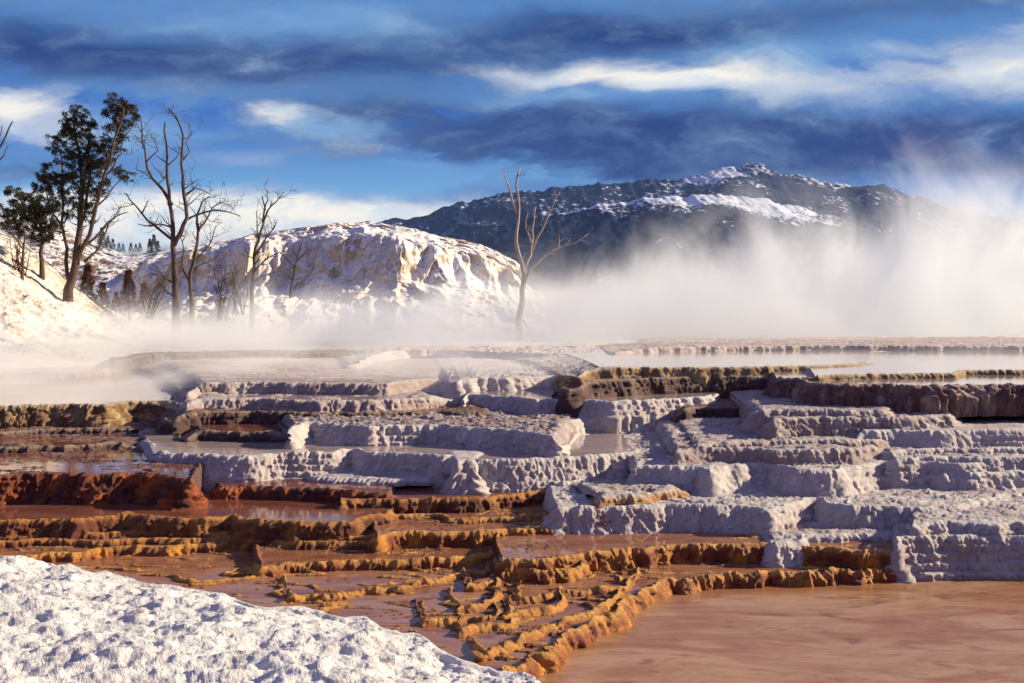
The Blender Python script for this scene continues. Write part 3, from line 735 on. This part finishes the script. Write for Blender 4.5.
def crook(a, b, rnd, n=6, amp=0.08, up=0.0):
    L = (b - a).length; out = [a]
    off = Vector((0, 0, 0))
    for i in range(1, n + 1):
        t = i / n
        off = off + Vector((rnd.uniform(-1, 1), rnd.uniform(-1, 1), rnd.uniform(-1, 1))) * amp * L / n * 2
        out.append(a.lerp(b, t) + off * (1 - 0.3 * t) + Vector((0, 0, up * L * (t * t - t))))
    return out

def twigs(tb, pts, radii, rnd, depth, dens, scale, tips, up=0.35):
    """grow side twigs from a limb"""
    L = sum((pts[i + 1] - pts[i]).length for i in range(len(pts) - 1))
    k = max(1, int(L * dens))
    for _ in range(k):
        t = rnd.uniform(0.25, 1.0); i = min(int(t * (len(pts) - 1)), len(pts) - 2)
        fr = t * (len(pts) - 1) - i
        p = pts[i].lerp(pts[i + 1], fr); r = radii[i] * (1 - fr) + radii[i + 1] * fr
        d = (pts[i + 1] - pts[i]).normalized()
        s = Vector((rnd.uniform(-1, 1), rnd.uniform(-1, 1), rnd.uniform(-0.6, 0.9)))
        s = (s - d * s.dot(d)).normalized()
        dirn = (d * rnd.uniform(0.2, 0.9) + s * rnd.uniform(0.6, 1.1) + Vector((0, 0, up * rnd.uniform(0, 1)))).normalized()
        ln = scale * rnd.uniform(0.35, 1.0)
        q = crook(p, p + dirn * ln, rnd, 4, 0.16, 0.2)
        rr = max(min(r * 0.6, 0.05), 0.014)
        ra = [rr * (1 - 0.75 * j / 4) for j in range(5)]
        tb.add(q, ra, 4); tips.append((q[-1], dirn))
        if depth > 0: twigs(tb, q, ra, rnd, depth - 1, dens * 1.2, scale * 0.55, tips, up)

def limb_world(pp, D, rnd, dep):
    """limb drawn as picture directions, at the tree's own distance with a wandering depth"""
    y0 = dep[0]; out = []
    for i, (x, y) in enumerate(pp):
        t = i / max(1, len(pp) - 1)
        yy = D + dep[0] * (1 - t) + dep[1] * t
        out.append(at(x, y, yy))
    res = [out[0]]
    for i in range(len(out) - 1):                       # refine with slight crooks
        a, b = out[i], out[i + 1]
        m_ = a.lerp(b, 0.5) + Vector((rnd.uniform(-1, 1), rnd.uniform(-1, 1), rnd.uniform(-.6, .6))) * (b - a).length * 0.07
        res += [m_, b]
    return res

def dead_tree(name, D, limbs, mat, label, seed, dens=1.4, tw=1.3, group=None, depth=2):
    rnd = random.Random(seed)
    base = at(limbs[0][0][0][0], limbs[0][0][0][1], D)
    root = bpy.data.objects.new(name, None); col.objects.link(root)
    root.location = base
    tag(root, label, 'dead tree', group)
    for j, (pp, r0, r1) in enumerate(limbs):
        tb = Tubes()
        dep = (0, 0) if j == 0 else (0, rnd.uniform(-1.6, 1.6))
        pts = limb_world(pp, D, rnd, dep)
        pts_l = [p - base for p in pts]
        n = len(pts); rad = [(r0 + (r1 - r0) * (i / (n - 1)) ** 0.8) * D / F for i in range(n)]
        tb.add(pts_l, rad, 8)
        if j == 0: tb.add([pts_l[0] - Vector((0, 0, 2.6)), pts_l[0] + (pts_l[1] - pts_l[0]) * 0.1], [rad[0] * 1.35, rad[0]], 8)
        tips = []
        twigs(tb, pts_l, rad, rnd, depth, dens if j else dens * 0.5, tw, tips)
        tb.obj('trunk' if j == 0 else 'branch', mat, root)
    return root

SN = 'bare dead trees along the back of the terraces'
dead_tree('dead_tree', 62, [
    ([(176, 306), (175, 280), (174, 255), (173, 240), (172, 215), (169, 190), (167, 165), (166, 140), (165, 122)], 3.6, 0.7),
    ([(174, 245), (181, 232), (187, 218), (184, 195), (183, 175), (182, 155), (183, 135), (177, 118), (168, 108)], 2.6, 0.6),
    ([(172, 205), (163, 190), (152, 178), (146, 160), (142, 140), (141, 120)], 2.0, 0.6),
    ([(173, 240), (160, 230), (147, 220), (136, 206), (126, 193)], 1.8, 0.5),
    ([(186, 220), (200, 214), (215, 210), (228, 212), (240, 216)], 1.3, 0.4),
    ([(174, 228), (160, 224), (145, 226), (138, 224)], 1.0, 0.4),
    ([(185, 196), (195, 188), (202, 190), (216, 197)], 0.9, 0.3),
    ([(183, 160), (190, 152), (186, 142), (192, 132)], 0.8, 0.3),
    ([(146, 162), (158, 150), (150, 134)], 0.8, 0.3),
    ([(176, 285), (164, 278), (158, 268), (152, 264)], 1.1, 0.3),
    ([(176, 300), (164, 290), (156, 278)], 1.0, 0.3)], DEAD, 'tallest bare dead tree with two upright tops', 11, 2.0, 1.7, SN)
dead_tree('dead_tree', 66, [
    ([(192, 306), (190, 285), (194, 262), (197, 245), (198, 230), (197, 215), (202, 202), (210, 196)], 2.4, 0.6),
    ([(198, 232), (205, 222), (212, 208), (222, 202), (234, 208)], 1.2, 0.3),
    ([(194, 262), (205, 250), (212, 240), (216, 226)], 1.2, 0.4),
    ([(191, 285), (182, 268), (184, 250), (180, 236)], 1.2, 0.4),
    ([(193, 270), (206, 262), (214, 268), (216, 280)], 1.0, 0.3),
    ([(192, 290), (200, 292), (208, 286)], 1.0, 0.3)], DEAD, 'thin twisted dead tree right against the tallest dead tree', 12, 2.4, 1.4, SN)
dead_tree('dead_tree', 64, [
    ([(252, 304), (253, 280), (254, 256), (259, 240), (263, 225), (265, 208), (262, 196)], 2.3, 0.6),
    ([(263, 222), (268, 210), (276, 202), (284, 192)], 1.2, 0.4),
    ([(254, 256), (262, 245), (268, 235), (274, 228), (276, 222)], 1.2, 0.4),
    ([(259, 242), (257, 225), (256, 212)], 1.0, 0.3),
    ([(265, 210), (268, 200), (268, 190)], 0.9, 0.3),
    ([(253, 275), (263, 262), (275, 254), (290, 250)], 1.0, 0.3),
    ([(253, 282), (262, 276), (274, 272)], 0.9, 0.3)], DEAD, 'forked dead tree at the shaded foot of the pale mound', 13, 2.4, 1.2, SN)
dead_tree('dead_tree', 66, [
    ([(519, 332), (520, 312), (522, 290), (524, 275), (519, 255), (516, 240), (518, 222), (519, 205), (516, 185), (520, 168)], 3.6, 0.7),
    ([(518, 215), (512, 200), (508, 185), (504, 172)], 1.3, 0.5),
    ([(524, 272), (531, 255), (533, 238), (534, 220), (536, 206)], 1.7, 0.5),
    ([(533, 250), (542, 230), (548, 215), (553, 205), (560, 192)], 1.3, 0.5),
    ([(523, 285), (530, 270), (545, 256), (560, 247), (575, 243), (588, 234)], 1.9, 0.5),
    ([(532, 245), (526, 228), (528, 212)], 1.0, 0.4)], PALE, 'pale forked dead tree standing in the steam', 14, 1.0, 0.9, SN)
dead_tree('dead_tree', 58, [
    ([(-22, 225), (-14, 190), (-8, 165), (-2, 150), (4, 140), (9, 128), (13, 121)], 2.2, 0.5),
    ([(-2, 150), (-1, 138), (2, 126)], 1.0, 0.4),
    ([(-8, 165), (0, 160), (5, 152), (8, 146)], 0.9, 0.4)], DEAD, 'dead branches reaching in from the left picture side', 15, 1.4, 0.6, SN)
dead_tree('dead_tree', 70, [
    ([(290, 300), (294, 275), (298, 255), (303, 240)], 1.6, 0.4),
    ([(296, 262), (306, 252), (316, 248)], 0.9, 0.3),
    ([(295, 268), (284, 256), (276, 250)], 0.9, 0.3)], DEAD, 'low bare sapling on the shaded side of the pale mound', 16, 3.0, 1.0, SN)
for k, (x, y, hgt, sd_, lb) in enumerate([(222, 306, 46, 21, 'scrubby bare bush between the two forked dead trees'), (150, 304, 34, 22, 'small bare bush left of the tallest dead tree'), (238, 300, 40, 23, 'thin bare bush just left of the forked dead tree'), (18, 270, 40, 24, 'rusty bare bush on the sunlit left bank')]):
    rnd = random.Random(sd_); base = at(x, y, 60 if k != 3 else 56)
    tb = Tubes(); tips = []
    for j in range(9):
        q = crook(Vector((rnd.uniform(-.3, .3), rnd.uniform(-.3, .3), -0.9)), Vector((rnd.uniform(-1, 1), rnd.uniform(-.8, .8), hgt / F * 60 * rnd.uniform(0.55, 1))), rnd, 5, 0.12)
        ra = [0.05 * (1 - 0.7 * i / 5) for i in range(6)]
        tb.add(q, ra, 4); twigs(tb, q, ra, rnd, 1, 2.2, 0.8, tips)
    o = tb.obj('bare_bush', DEAD if k != 3 else RUST, None); o.location = base
    tag(o, lb, 'bush', 'bare bushes')

def tuft(vs, fs, p, d, rnd, size, n):
    """a brush of needles as thin blades"""
    for _ in range(n):
        u = Vector((rnd.gauss(0, 1), rnd.gauss(0, 1), rnd.gauss(0, 1))).normalized()
        u = (u + d * 0.5).normalized()
        L = size * rnd.uniform(0.5, 1.0); w = size * rnd.uniform(0.05, 0.11)
        s = u.cross(Vector((rnd.uniform(-1, 1), rnd.uniform(-1, 1), rnd.uniform(-1, 1)))).normalized() * w
        b = len(vs); q = p + u * L * 0.15
        vs += [q - s * 0.5, q + u * L * 0.6 - s, q + u * L, q + u * L * 0.6 + s]
        fs.append((b, b + 1, b + 2, b + 3))

def pine(D, limbs, clumps, label, seed, tw=1.1, dens=2.4):
    rnd = random.Random(seed)
    base = at(limbs[0][0][0][0], limbs[0][0][0][1], D)
    root = bpy.data.objects.new('pine_tree', None); col.objects.link(root); root.location = base
    tag(root, label, 'tree', 'living pines on the left bank')
    tb = Tubes(); tips = []
    for j, (pp, r0, r1) in enumerate(limbs):
        pts = [p - base for p in limb_world(pp, D, rnd, (0, 0) if j == 0 else (0, rnd.uniform(-1.8, 1.8)))]
        n = len(pts); rad = [(r0 + (r1 - r0) * (i / (n - 1)) ** 0.8) * D / F for i in range(n)]
        tb.add(pts, rad, 8)
        if j == 0: tb.add([pts[0] - Vector((0, 0, 1.6)), pts[0] + (pts[1] - pts[0]) * 0.1], [rad[0] * 1.4, rad[0]], 8)
        twigs(tb, pts, rad, rnd, 1, dens, tw, tips, 0.5)
    tb.obj('trunk', BARK, root)
    vs, fs = [], []
    for (x, y, r, n) in clumps:
        c = at(x, y, D) - base
        R = r * D / F
        for _ in range(int(n * 3.0)):
            o_ = Vector((rnd.gauss(0, .68), rnd.gauss(0, .8), rnd.gauss(0, .6))) * R
            tuft(vs, fs, c + o_, Vector((0, 0, 1)), rnd, 0.24, 44)
    mesh_obj('crown', [tuple(v) for v in vs], fs, NEEDLE, root, False)
    return root

pine(57, [
    ([(68, 299), (72, 280), (76, 262), (78, 240), (80, 215), (82, 190), (80, 165), (76, 140), (74, 118)], 5.0, 0.8),
    ([(76, 262), (84, 245), (92, 225), (98, 200), (104, 175), (112, 150), (120, 125), (124, 108)], 2.6, 0.7),
    ([(70, 285), (66, 260), (64, 235), (63, 210), (62, 180), (60, 150)], 2.2, 0.6),
    ([(79, 235), (86, 210), (89, 180), (88, 150), (90, 130)], 1.8, 0.5),
    ([(82, 248), (95, 238), (108, 222), (118, 215), (128, 212)], 1.6, 0.4),
    ([(84, 262), (98, 250), (106, 232), (112, 220), (122, 205)], 1.4, 0.4),
    ([(64, 232), (54, 215), (47, 195), (45, 180)], 1.4, 0.4),
    ([(104, 176), (114, 166), (122, 152)], 1.1, 0.4),
    ([(98, 205), (110, 192), (120, 180)], 1.0, 0.4),
    ([(112, 150), (122, 140), (132, 128)], 1.0, 0.4)],
    [(75, 113, 7, 7), (70, 122, 6, 5), (84, 122, 6, 4), (64, 128, 4, 3), (73, 135, 8, 7), (66, 133, 5, 4), (82, 134, 6, 4), (90, 128, 5, 3), (94, 124, 3, 2), (77, 147, 7, 5),
     (113, 104, 6, 6), (117, 112, 7, 6), (109, 114, 6, 4), (126, 108, 6, 5), (131, 108, 4, 3), (123, 120, 7, 5), (134, 117, 3, 2), (129, 126, 4, 2), (118, 128, 6, 4), (108, 130, 4, 2), (121, 138, 5, 4), (114, 146, 8, 6), (106, 148, 7, 5), (98, 150, 7, 6), (90, 150, 6, 5), (104, 158, 6, 4),
     (57, 143, 6, 4), (64, 151, 7, 5), (53, 152, 4, 2), (70, 158, 5, 3), (58, 160, 4, 2), (45, 166, 3, 2), (96, 163, 5, 4), (88, 160, 7, 5), (110, 163, 4, 2), (103, 168, 5, 3),
     (42, 178, 5, 4), (50, 180, 7, 6), (60, 178, 6, 6), (68, 180, 6, 5), (40, 188, 5, 3), (56, 188, 7, 6), (48, 190, 5, 4), (80, 178, 8, 6), (90, 176, 7, 5), (96, 170, 5, 3), (74, 186, 8, 6), (84, 190, 7, 5), (122, 177, 5, 4), (118, 172, 3, 2), (92, 194, 5, 3), (70, 200, 6, 4), (84, 206, 6, 4), (60, 200, 6, 4), (76, 212, 5, 3), (92, 208, 6, 4), (64, 214, 5, 3), (100, 190, 6, 4), (106, 182, 5, 3), (88, 218, 5, 2), (54, 208, 5, 3), (72, 168, 7, 5), (80, 160, 6, 4), (92, 140, 5, 3)],
    'tall dark pine leaning right with tufted crown', 31)
pine(58, [
    ([(42, 262), (42, 245), (41, 230), (40, 212), (38, 200)], 2.2, 0.7),
    ([(41, 232), (32, 218), (24, 205), (14, 195)], 1.3, 0.4),
    ([(41, 225), (50, 212), (54, 200)], 1.1, 0.4)],
    [(10, 191, 4, 3), (17, 193, 4, 4), (22, 199, 5, 4), (28, 207, 6, 5), (12, 203, 4, 2), (36, 202, 7, 7), (44, 204, 7, 7), (50, 208, 7, 6), (32, 214, 7, 7), (40, 216, 8, 8), (48, 219, 8, 8), (22, 216, 6, 5), (8, 218, 5, 4), (14, 222, 6, 5), (26, 224, 7, 6), (36, 228, 8, 7), (46, 231, 7, 6), (55, 226, 5, 3), (18, 232, 5, 3), (30, 236, 6, 4), (42, 240, 6, 4), (52, 238, 4, 2)],
    'short bushy pine with brownish crown beside the tall pine', 32)
pine(55, [
    ([(22, 275), (23, 255), (25, 238), (22, 222)], 1.6, 0.5),
    ([(24, 250), (16, 238), (8, 232)], 0.9, 0.3)],
    [(8, 226, 4, 3), (6, 212, 4, 3), (14, 214, 4, 3), (22, 210, 4, 3)],
    'spindly young pine low on the left bank', 33, 0.7, 2.5)

def conifer(x, yb, yt, D, mat, name, label, group, seed, wid=0.32):
    rnd = random.Random(seed); base = at(x, yb, D); hgt = (yb - yt) / F * D
    root = bpy.data.objects.new(name, None); col.objects.link(root); root.location = base
    tag(root, label, 'conifer', group)
    tb = Tubes(); tb.add([Vector((0, 0, -1.5)), Vector((0, 0, hgt * 0.5)), Vector((0, 0, hgt * 0.97))], [hgt * 0.02, hgt * 0.014, hgt * 0.003], 5)
    tb.obj('trunk', BARK, root)
    vs, fs = [], []
    for _ in range(int(90 + hgt * 40)):
        t = rnd.random() ** 0.8
        r = hgt * wid * (1 - t) * rnd.uniform(0.3, 1.0) + 0.05; a = rnd.uniform(0, 2 * math.pi)
        p = Vector((math.cos(a) * r, math.sin(a) * r, hgt * (0.06 + 0.94 * t) - r * 0.2))
        tuft(vs, fs, p, Vector((math.cos(a), math.sin(a), 0.1)), rnd, hgt * 0.075, 18)
    mesh_obj('crown', [tuple(v) for v in vs], fs, mat, root, False)
for i, (x, yb, yt, D, lb) in enumerate([(88, 312, 265, 62, 'rust brown young conifer just right of the tall pine'), (103, 314, 282, 61, 'lower rust brown conifer between its two taller rusty neighbours'),
                                        (129, 314, 270, 62, 'rust brown conifer left of the tallest dead tree'), (116, 312, 292, 60, 'smallest rust brown conifer low in the mist'),
                                        (144, 312, 284, 64, 'rust brown conifer closest to the tallest dead tree')]):
    conifer(x, yb, yt, D, RUST, 'young_conifer', lb, 'rust brown young conifers', 60 + i, 0.26)
for i, (x, yb, yt) in enumerate([(102, 247, 228), (108, 248, 236), (113, 250, 239), (119, 251, 243), (123, 252, 244), (131, 252, 243), (136, 252, 244), (140, 252, 243), (150, 252, 239), (154, 252, 235), (158, 252, 241)]):
    conifer(x, yb + 1, yt, 133, DARKN, 'small_conifer', 'tiny dark conifer on the snowy skyline behind the dead trees', 'tiny conifers on the skyline', 80 + i, 0.30)

# ------------------------------------------------------------------ steam
def steam(name, lo, hi, dens, build, label, steps=1.0, colr=(0.99, 0.99, 0.99, 1)):
    v = [(x, y, z) for z in (lo[2], hi[2]) for y in (lo[1], hi[1]) for x in (lo[0], hi[0])]
    f = [(0, 2, 3, 1), (4, 5, 7, 6), (0, 1, 5, 4), (2, 6, 7, 3), (0, 4, 6, 2), (1, 3, 7, 5)]
    m, nt = new_mat(name + '_volume')
    pos = nt.n('ShaderNodeNewGeometry').outputs['Position']
    xyz = nt.n('ShaderNodeSeparateXYZ', ins={0: pos})
    d = build(nt, pos, xyz.outputs[0], xyz.outputs[1], xyz.outputs[2])
    p = nt.n('ShaderNodeVolumePrincipled')
    p.inputs['Color'].default_value = colr; p.inputs['Absorption Color'].default_value = (0, 0, 0, 1)
    p.inputs['Anisotropy'].default_value = 0.0
    nt.set(p.inputs['Density'], nt.m('MULTIPLY', d, dens))
    o = nt.n('ShaderNodeOutputMaterial'); nt.set(o.inputs['Volume'], p.outputs[0])
    m.cycles.volume_step_rate = steps
    ob = mesh_obj(name, v, f, m, None, False)
    tag(ob, label, None, None, 'stuff')
    return ob

def main_steam(nt, pos, x, y, z):
    n = nt.noise(nt.mapv(pos, (0.10, 0.10, 0.075), (3, 1, 5)), 1.0, 6, 0.66, 1.3)
    # the bank runs slantwise: near at the left, far at the right, and reaches highest at the right
    a = nt.m('DIVIDE', x, y)
    d0 = nt.m('SUBTRACT', y, nt.m('ADD', 50.0, nt.m('MULTIPLY', nt.m('ADD', x, 10.0), 0.62)))
    top = nt.m('ADD', nt.mr(a, -0.30, 0.10, 2.5, 5.2, False), nt.mr(a, 0.10, 0.45, 0.0, 8.0, False))
    hh = nt.m('DIVIDE', nt.m('SUBTRACT', z, 2.7), top)
    fall = nt.m('POWER', 2.718, nt.m('MULTIPLY', nt.m('MAXIMUM', hh, 0.0), -1.0))
    w = nt.mr(nt.m('SUBTRACT', n, nt.m('MULTIPLY', hh, 0.19)), 0.30, 0.49)
    edge = nt.m('MULTIPLY', nt.mr(d0, -2, 8), nt.mr(z, 29, 20))
    edge = nt.m('MULTIPLY', edge, nt.mr(d0, 42, 30))
    return nt.m('MULTIPLY', nt.m('MULTIPLY', fall, w), edge)
steam('steam', (-42, 28, 1.7), (85, 145, 29.5), 0.30, main_steam, 'bank of white steam drifting behind the terraces, tallest at right', 0.26, (0.958, 0.985, 1.0, 1))

def low_mist(nt, pos, x, y, z):
    n = nt.noise(nt.mapv(pos, (0.16, 0.12, 0.5)), 1.0, 3, 0.6, 0.3)
    a = nt.m('DIVIDE', x, y)
    fall = nt.m('POWER', 2.718, nt.m('MULTIPLY', nt.m('MAXIMUM', nt.m('SUBTRACT', z, 2.0), 0.0), -1.6))
    w = nt.mr(n, 0.38, 0.65)
    e = nt.m('MULTIPLY', nt.mr(y, 27, 33), nt.mr(z, 4.6, 3.6))
    return nt.m('MULTIPLY', nt.m('MULTIPLY', fall, w), nt.m('MULTIPLY', e, nt.mr(a, 0.15, -0.15, 0.35, 1.0)))
steam('mist', (-32, 26.5, 1.4), (40, 45, 4.7), 0.42, low_mist, 'thin mist lying over the upper pools', 0.4)

def even_haze(lo, hi, dens, colr):
    v = [(x, y, z) for z in (lo[2], hi[2]) for y in (lo[1], hi[1]) for x in (lo[0], hi[0])]
    f = [(0, 2, 3, 1), (4, 5, 7, 6), (0, 1, 5, 4), (2, 6, 7, 3), (0, 4, 6, 2), (1, 3, 7, 5)]
    m, nt = new_mat('haze_air')
    p = nt.n('ShaderNodeVolumePrincipled'); p.inputs['Color'].default_value = colr; p.inputs['Density'].default_value = dens
    o = nt.n('ShaderNodeOutputMaterial'); nt.set(o.inputs['Volume'], p.outputs[0])
    tag(mesh_obj('haze', v, f, m, None, False), 'thin blue air between the camera and the mountains', None, None, 'stuff')
even_haze((-5200, -60, -120), (5200, 5400, 800), 0.00003, (0.30, 0.52, 1.0, 1))

# ------------------------------------------------------------------ sky
SUN_EL, SUN_AZ = math.radians(20), math.radians(78)      # azimuth from the view direction towards the right
world = bpy.data.worlds.new('World'); sc.world = world; world.use_nodes = True
nt = NT(world.node_tree)
gen = nt.n('ShaderNodeTexCoord').outputs['Generated']
sx_ = nt.n('ShaderNodeSeparateXYZ', ins={0: gen})
vx, vy, vz = sx_.outputs
ay = nt.m('MAXIMUM', nt.m('ABSOLUTE', vy), 0.08)
U = nt.m('DIVIDE', vx, ay)                 # tangent of azimuth
V = nt.m('DIVIDE', nt.m('ABSOLUTE', vz), ay)   # tangent of elevation
comb = nt.n('ShaderNodeCombineXYZ', ins={0: U, 1: nt.m('MULTIPLY', V, 2.6), 2: 0.0}).outputs[0]
w1 = nt.noise(comb, 4.5, 6, 0.6, 0.3); w2 = nt.noise(nt.mapv(comb, (1, 1, 1), (5, 2, 0)), 4.5, 6, 0.6, 0.3)
Uw = nt.m('ADD', U, nt.m('MULTIPLY', nt.m('SUBTRACT', w1, 0.5), 0.22))
Vw = nt.m('ADD', V, nt.m('MULTIPLY', nt.m('SUBTRACT', w2, 0.5), 0.07))
wd = nt.n('ShaderNodeCombineXYZ', ins={0: Uw, 1: nt.m('MULTIPLY', Vw, 2.3), 2: 0.0}).outputs[0]
fb = nt.noise(wd, 6, 8, 0.62, 0.2)
fb2 = nt.noise(nt.mapv(wd, (1, 1, 1), (9, 4, 0)), 3, 7, 0.6, 0.4)
def blob(px, py, sxp, syp, amp=1.0):
    du = nt.m('DIVIDE', nt.m('SUBTRACT', Uw, (px - 512) / F), sxp / F)
    dv = nt.m('DIVIDE', nt.m('SUBTRACT', Vw, (HOR - py) / F), syp / F)
    q = nt.m('ADD', nt.m('MULTIPLY', du, du), nt.m('MULTIPLY', dv, dv))
    return nt.m('MULTIPLY', nt.m('POWER', 2.718, nt.m('MULTIPLY', q, -1.0)), amp)
def total(bl):
    t = None
    for b in bl:
        g_ = blob(*b); t = g_ if t is None else nt.m('ADD', t, g_)
    return t
sky = nt.n('ShaderNodeTexSky', sky_type='NISHITA', sun_disc=False, sun_elevation=SUN_EL, sun_rotation=SUN_AZ)
nish = nt.mix(1.0, nt.n('ShaderNodeHueSaturation', ins={'Saturation': 1.2, 'Color': sky.outputs[0]}).outputs[0], (0.10, 0.10, 0.10, 1), 'MULTIPLY')
blue = nt.mix(nt.mr(V, 0.05, 0.22), lin(130, 190, 220), lin(14, 86, 170))
blue = nt.mix(0.12, blue, nish)
fine = nt.noise(nt.mapv(wd, (2.2, 2.6, 1), (3, 8, 0)), 7, 8, 0.60, 0.15)
body = nt.m('ADD', nt.m('MULTIPLY', fb, 0.68), nt.m('MULTIPLY', fine, 0.32))
dark = total([(250, 66, 260, 24, 1.0), (20, 40, 150, 30, 0.8), (620, 34, 200, 26, 1.0), (880, 5, 200, 18, 0.5), (660, 142, 360, 26, 1.3), (960, 150, 220, 26, 0.9), (50, 165, 60, 14, 0.5), (430, 125, 130, 24, 1.0), (590, 165, 260, 16, 0.7)])
cover = nt.mix(nt.mr(nt.m('ADD', dark, nt.m('MULTIPLY', nt.m('SUBTRACT', body, 0.5), 2.2)), -0.1, 1.0), lin(78, 122, 178), lin(8, 42, 104))
cover = nt.mix(nt.mr(body, 0.42, 0.66, 0.0, 0.45), cover, lin(118, 150, 186))
gap = total([(140, 122, 190, 26, 0.85), (330, 150, 170, 32, 0.75), (240, 185, 230, 20, 0.8), (60, 190, 80, 20, 0.8), (500, 110, 110, 12, 0.6), (470, 175, 120, 14, 0.8), (20, 130, 80, 50, 0.6)])
c = nt.mix(nt.mr(nt.m('ADD', gap, nt.m('MULTIPLY', nt.m('SUBTRACT', body, 0.5), -4.0)), 0.35, 1.05), cover, blue)
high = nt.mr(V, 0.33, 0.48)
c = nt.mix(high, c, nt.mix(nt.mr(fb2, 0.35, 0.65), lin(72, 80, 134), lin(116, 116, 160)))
cy = total([(130, 130, 90, 24, 0.9), (330, 132, 60, 16, 0.8), (560, 100, 150, 14, 0.6), (420, 165, 70, 10, 0.4), (320, 24, 130, 20, 0.7), (800, 55, 200, 24, 0.7), (70, 20, 120, 10, 0.3)])
c = nt.mix(nt.mr(nt.m('ADD', cy, nt.m('MULTIPLY', nt.m('SUBTRACT', body, 0.5), 1.8)), 0.1, 1.1, 0.0, 0.75), c, lin(132, 172, 205))
lt = total([(-5, 108, 70, 20, 1.3), (60, 130, 60, 12, 0.5), (300, 122, 34, 11, 0.9), (400, 150, 60, 8, 0.4), (665, 80, 90, 17, 1.05), (550, 76, 100, 13, 0.75), (850, 82, 140, 24, 0.85), (1010, 66, 80, 42, 1.0), (230, 160, 90, 14, 0.5),
            (330, 212, 190, 17, 1.4), (100, 222, 170, 26, 1.2), (60, 195, 70, 10, 0.5), (560, 240, 300, 20, 1.0), (900, 45, 60, 12, 0.3)])
ltm = nt.mr(nt.m('ADD', lt, nt.m('MULTIPLY', nt.m('SUBTRACT', body, 0.5), 2.4)), 0.10, 1.45)
c = nt.mix(ltm, c, nt.mix(nt.mr(fine, 0.4, 0.62), lin(236, 230, 214), lin(200, 208, 214)))
c = nt.mix(nt.mr(vy, 0.0, -0.6, 0.0, 0.8), c, lin(98, 100, 150))  # unseen sky behind the camera, tinted violet as added fill for terrace fronts
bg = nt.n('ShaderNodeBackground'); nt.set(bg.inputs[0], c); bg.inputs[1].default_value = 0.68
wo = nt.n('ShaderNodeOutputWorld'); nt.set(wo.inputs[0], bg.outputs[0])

sun = bpy.data.lights.new('sun', 'SUN'); sun.energy = 5.0; sun.angle = math.radians(0.6); sun.color = (1.0, 0.86, 0.62)
so = bpy.data.objects.new('sun', sun); col.objects.link(so)
sd_ = Vector((math.sin(SUN_AZ) * math.cos(SUN_EL), math.cos(SUN_AZ) * math.cos(SUN_EL), math.sin(SUN_EL)))
so.rotation_euler = sd_.to_track_quat('Z', 'Y').to_euler()

# ------------------------------------------------------------------ camera and render
cam = bpy.data.cameras.new('camera'); co = bpy.data.objects.new('camera', cam); col.objects.link(co)
co.location = (0, 0, CH); co.rotation_euler = (math.pi / 2 - PITCH, 0, 0)
cam.sensor_width = 36; cam.lens = 36 * F / W; cam.clip_start = 0.1; cam.clip_end = 20000
sc.camera = co
sc.render.resolution_x, sc.render.resolution_y = W, H
sc.view_settings.view_transform = 'Standard'; sc.view_settings.look = 'None'
sc.view_settings.exposure = 0.9; sc.view_settings.gamma = 1
sc.cycles.use_denoising = True
sc.cycles.max_bounces = 10; sc.cycles.diffuse_bounces = 2; sc.cycles.glossy_bounces = 2; sc.cycles.volume_bounces = 6; sc.cycles.transmission_bounces = 2
sc.cycles.volume_max_steps = 256
sc.cycles.sample_clamp_indirect = 6
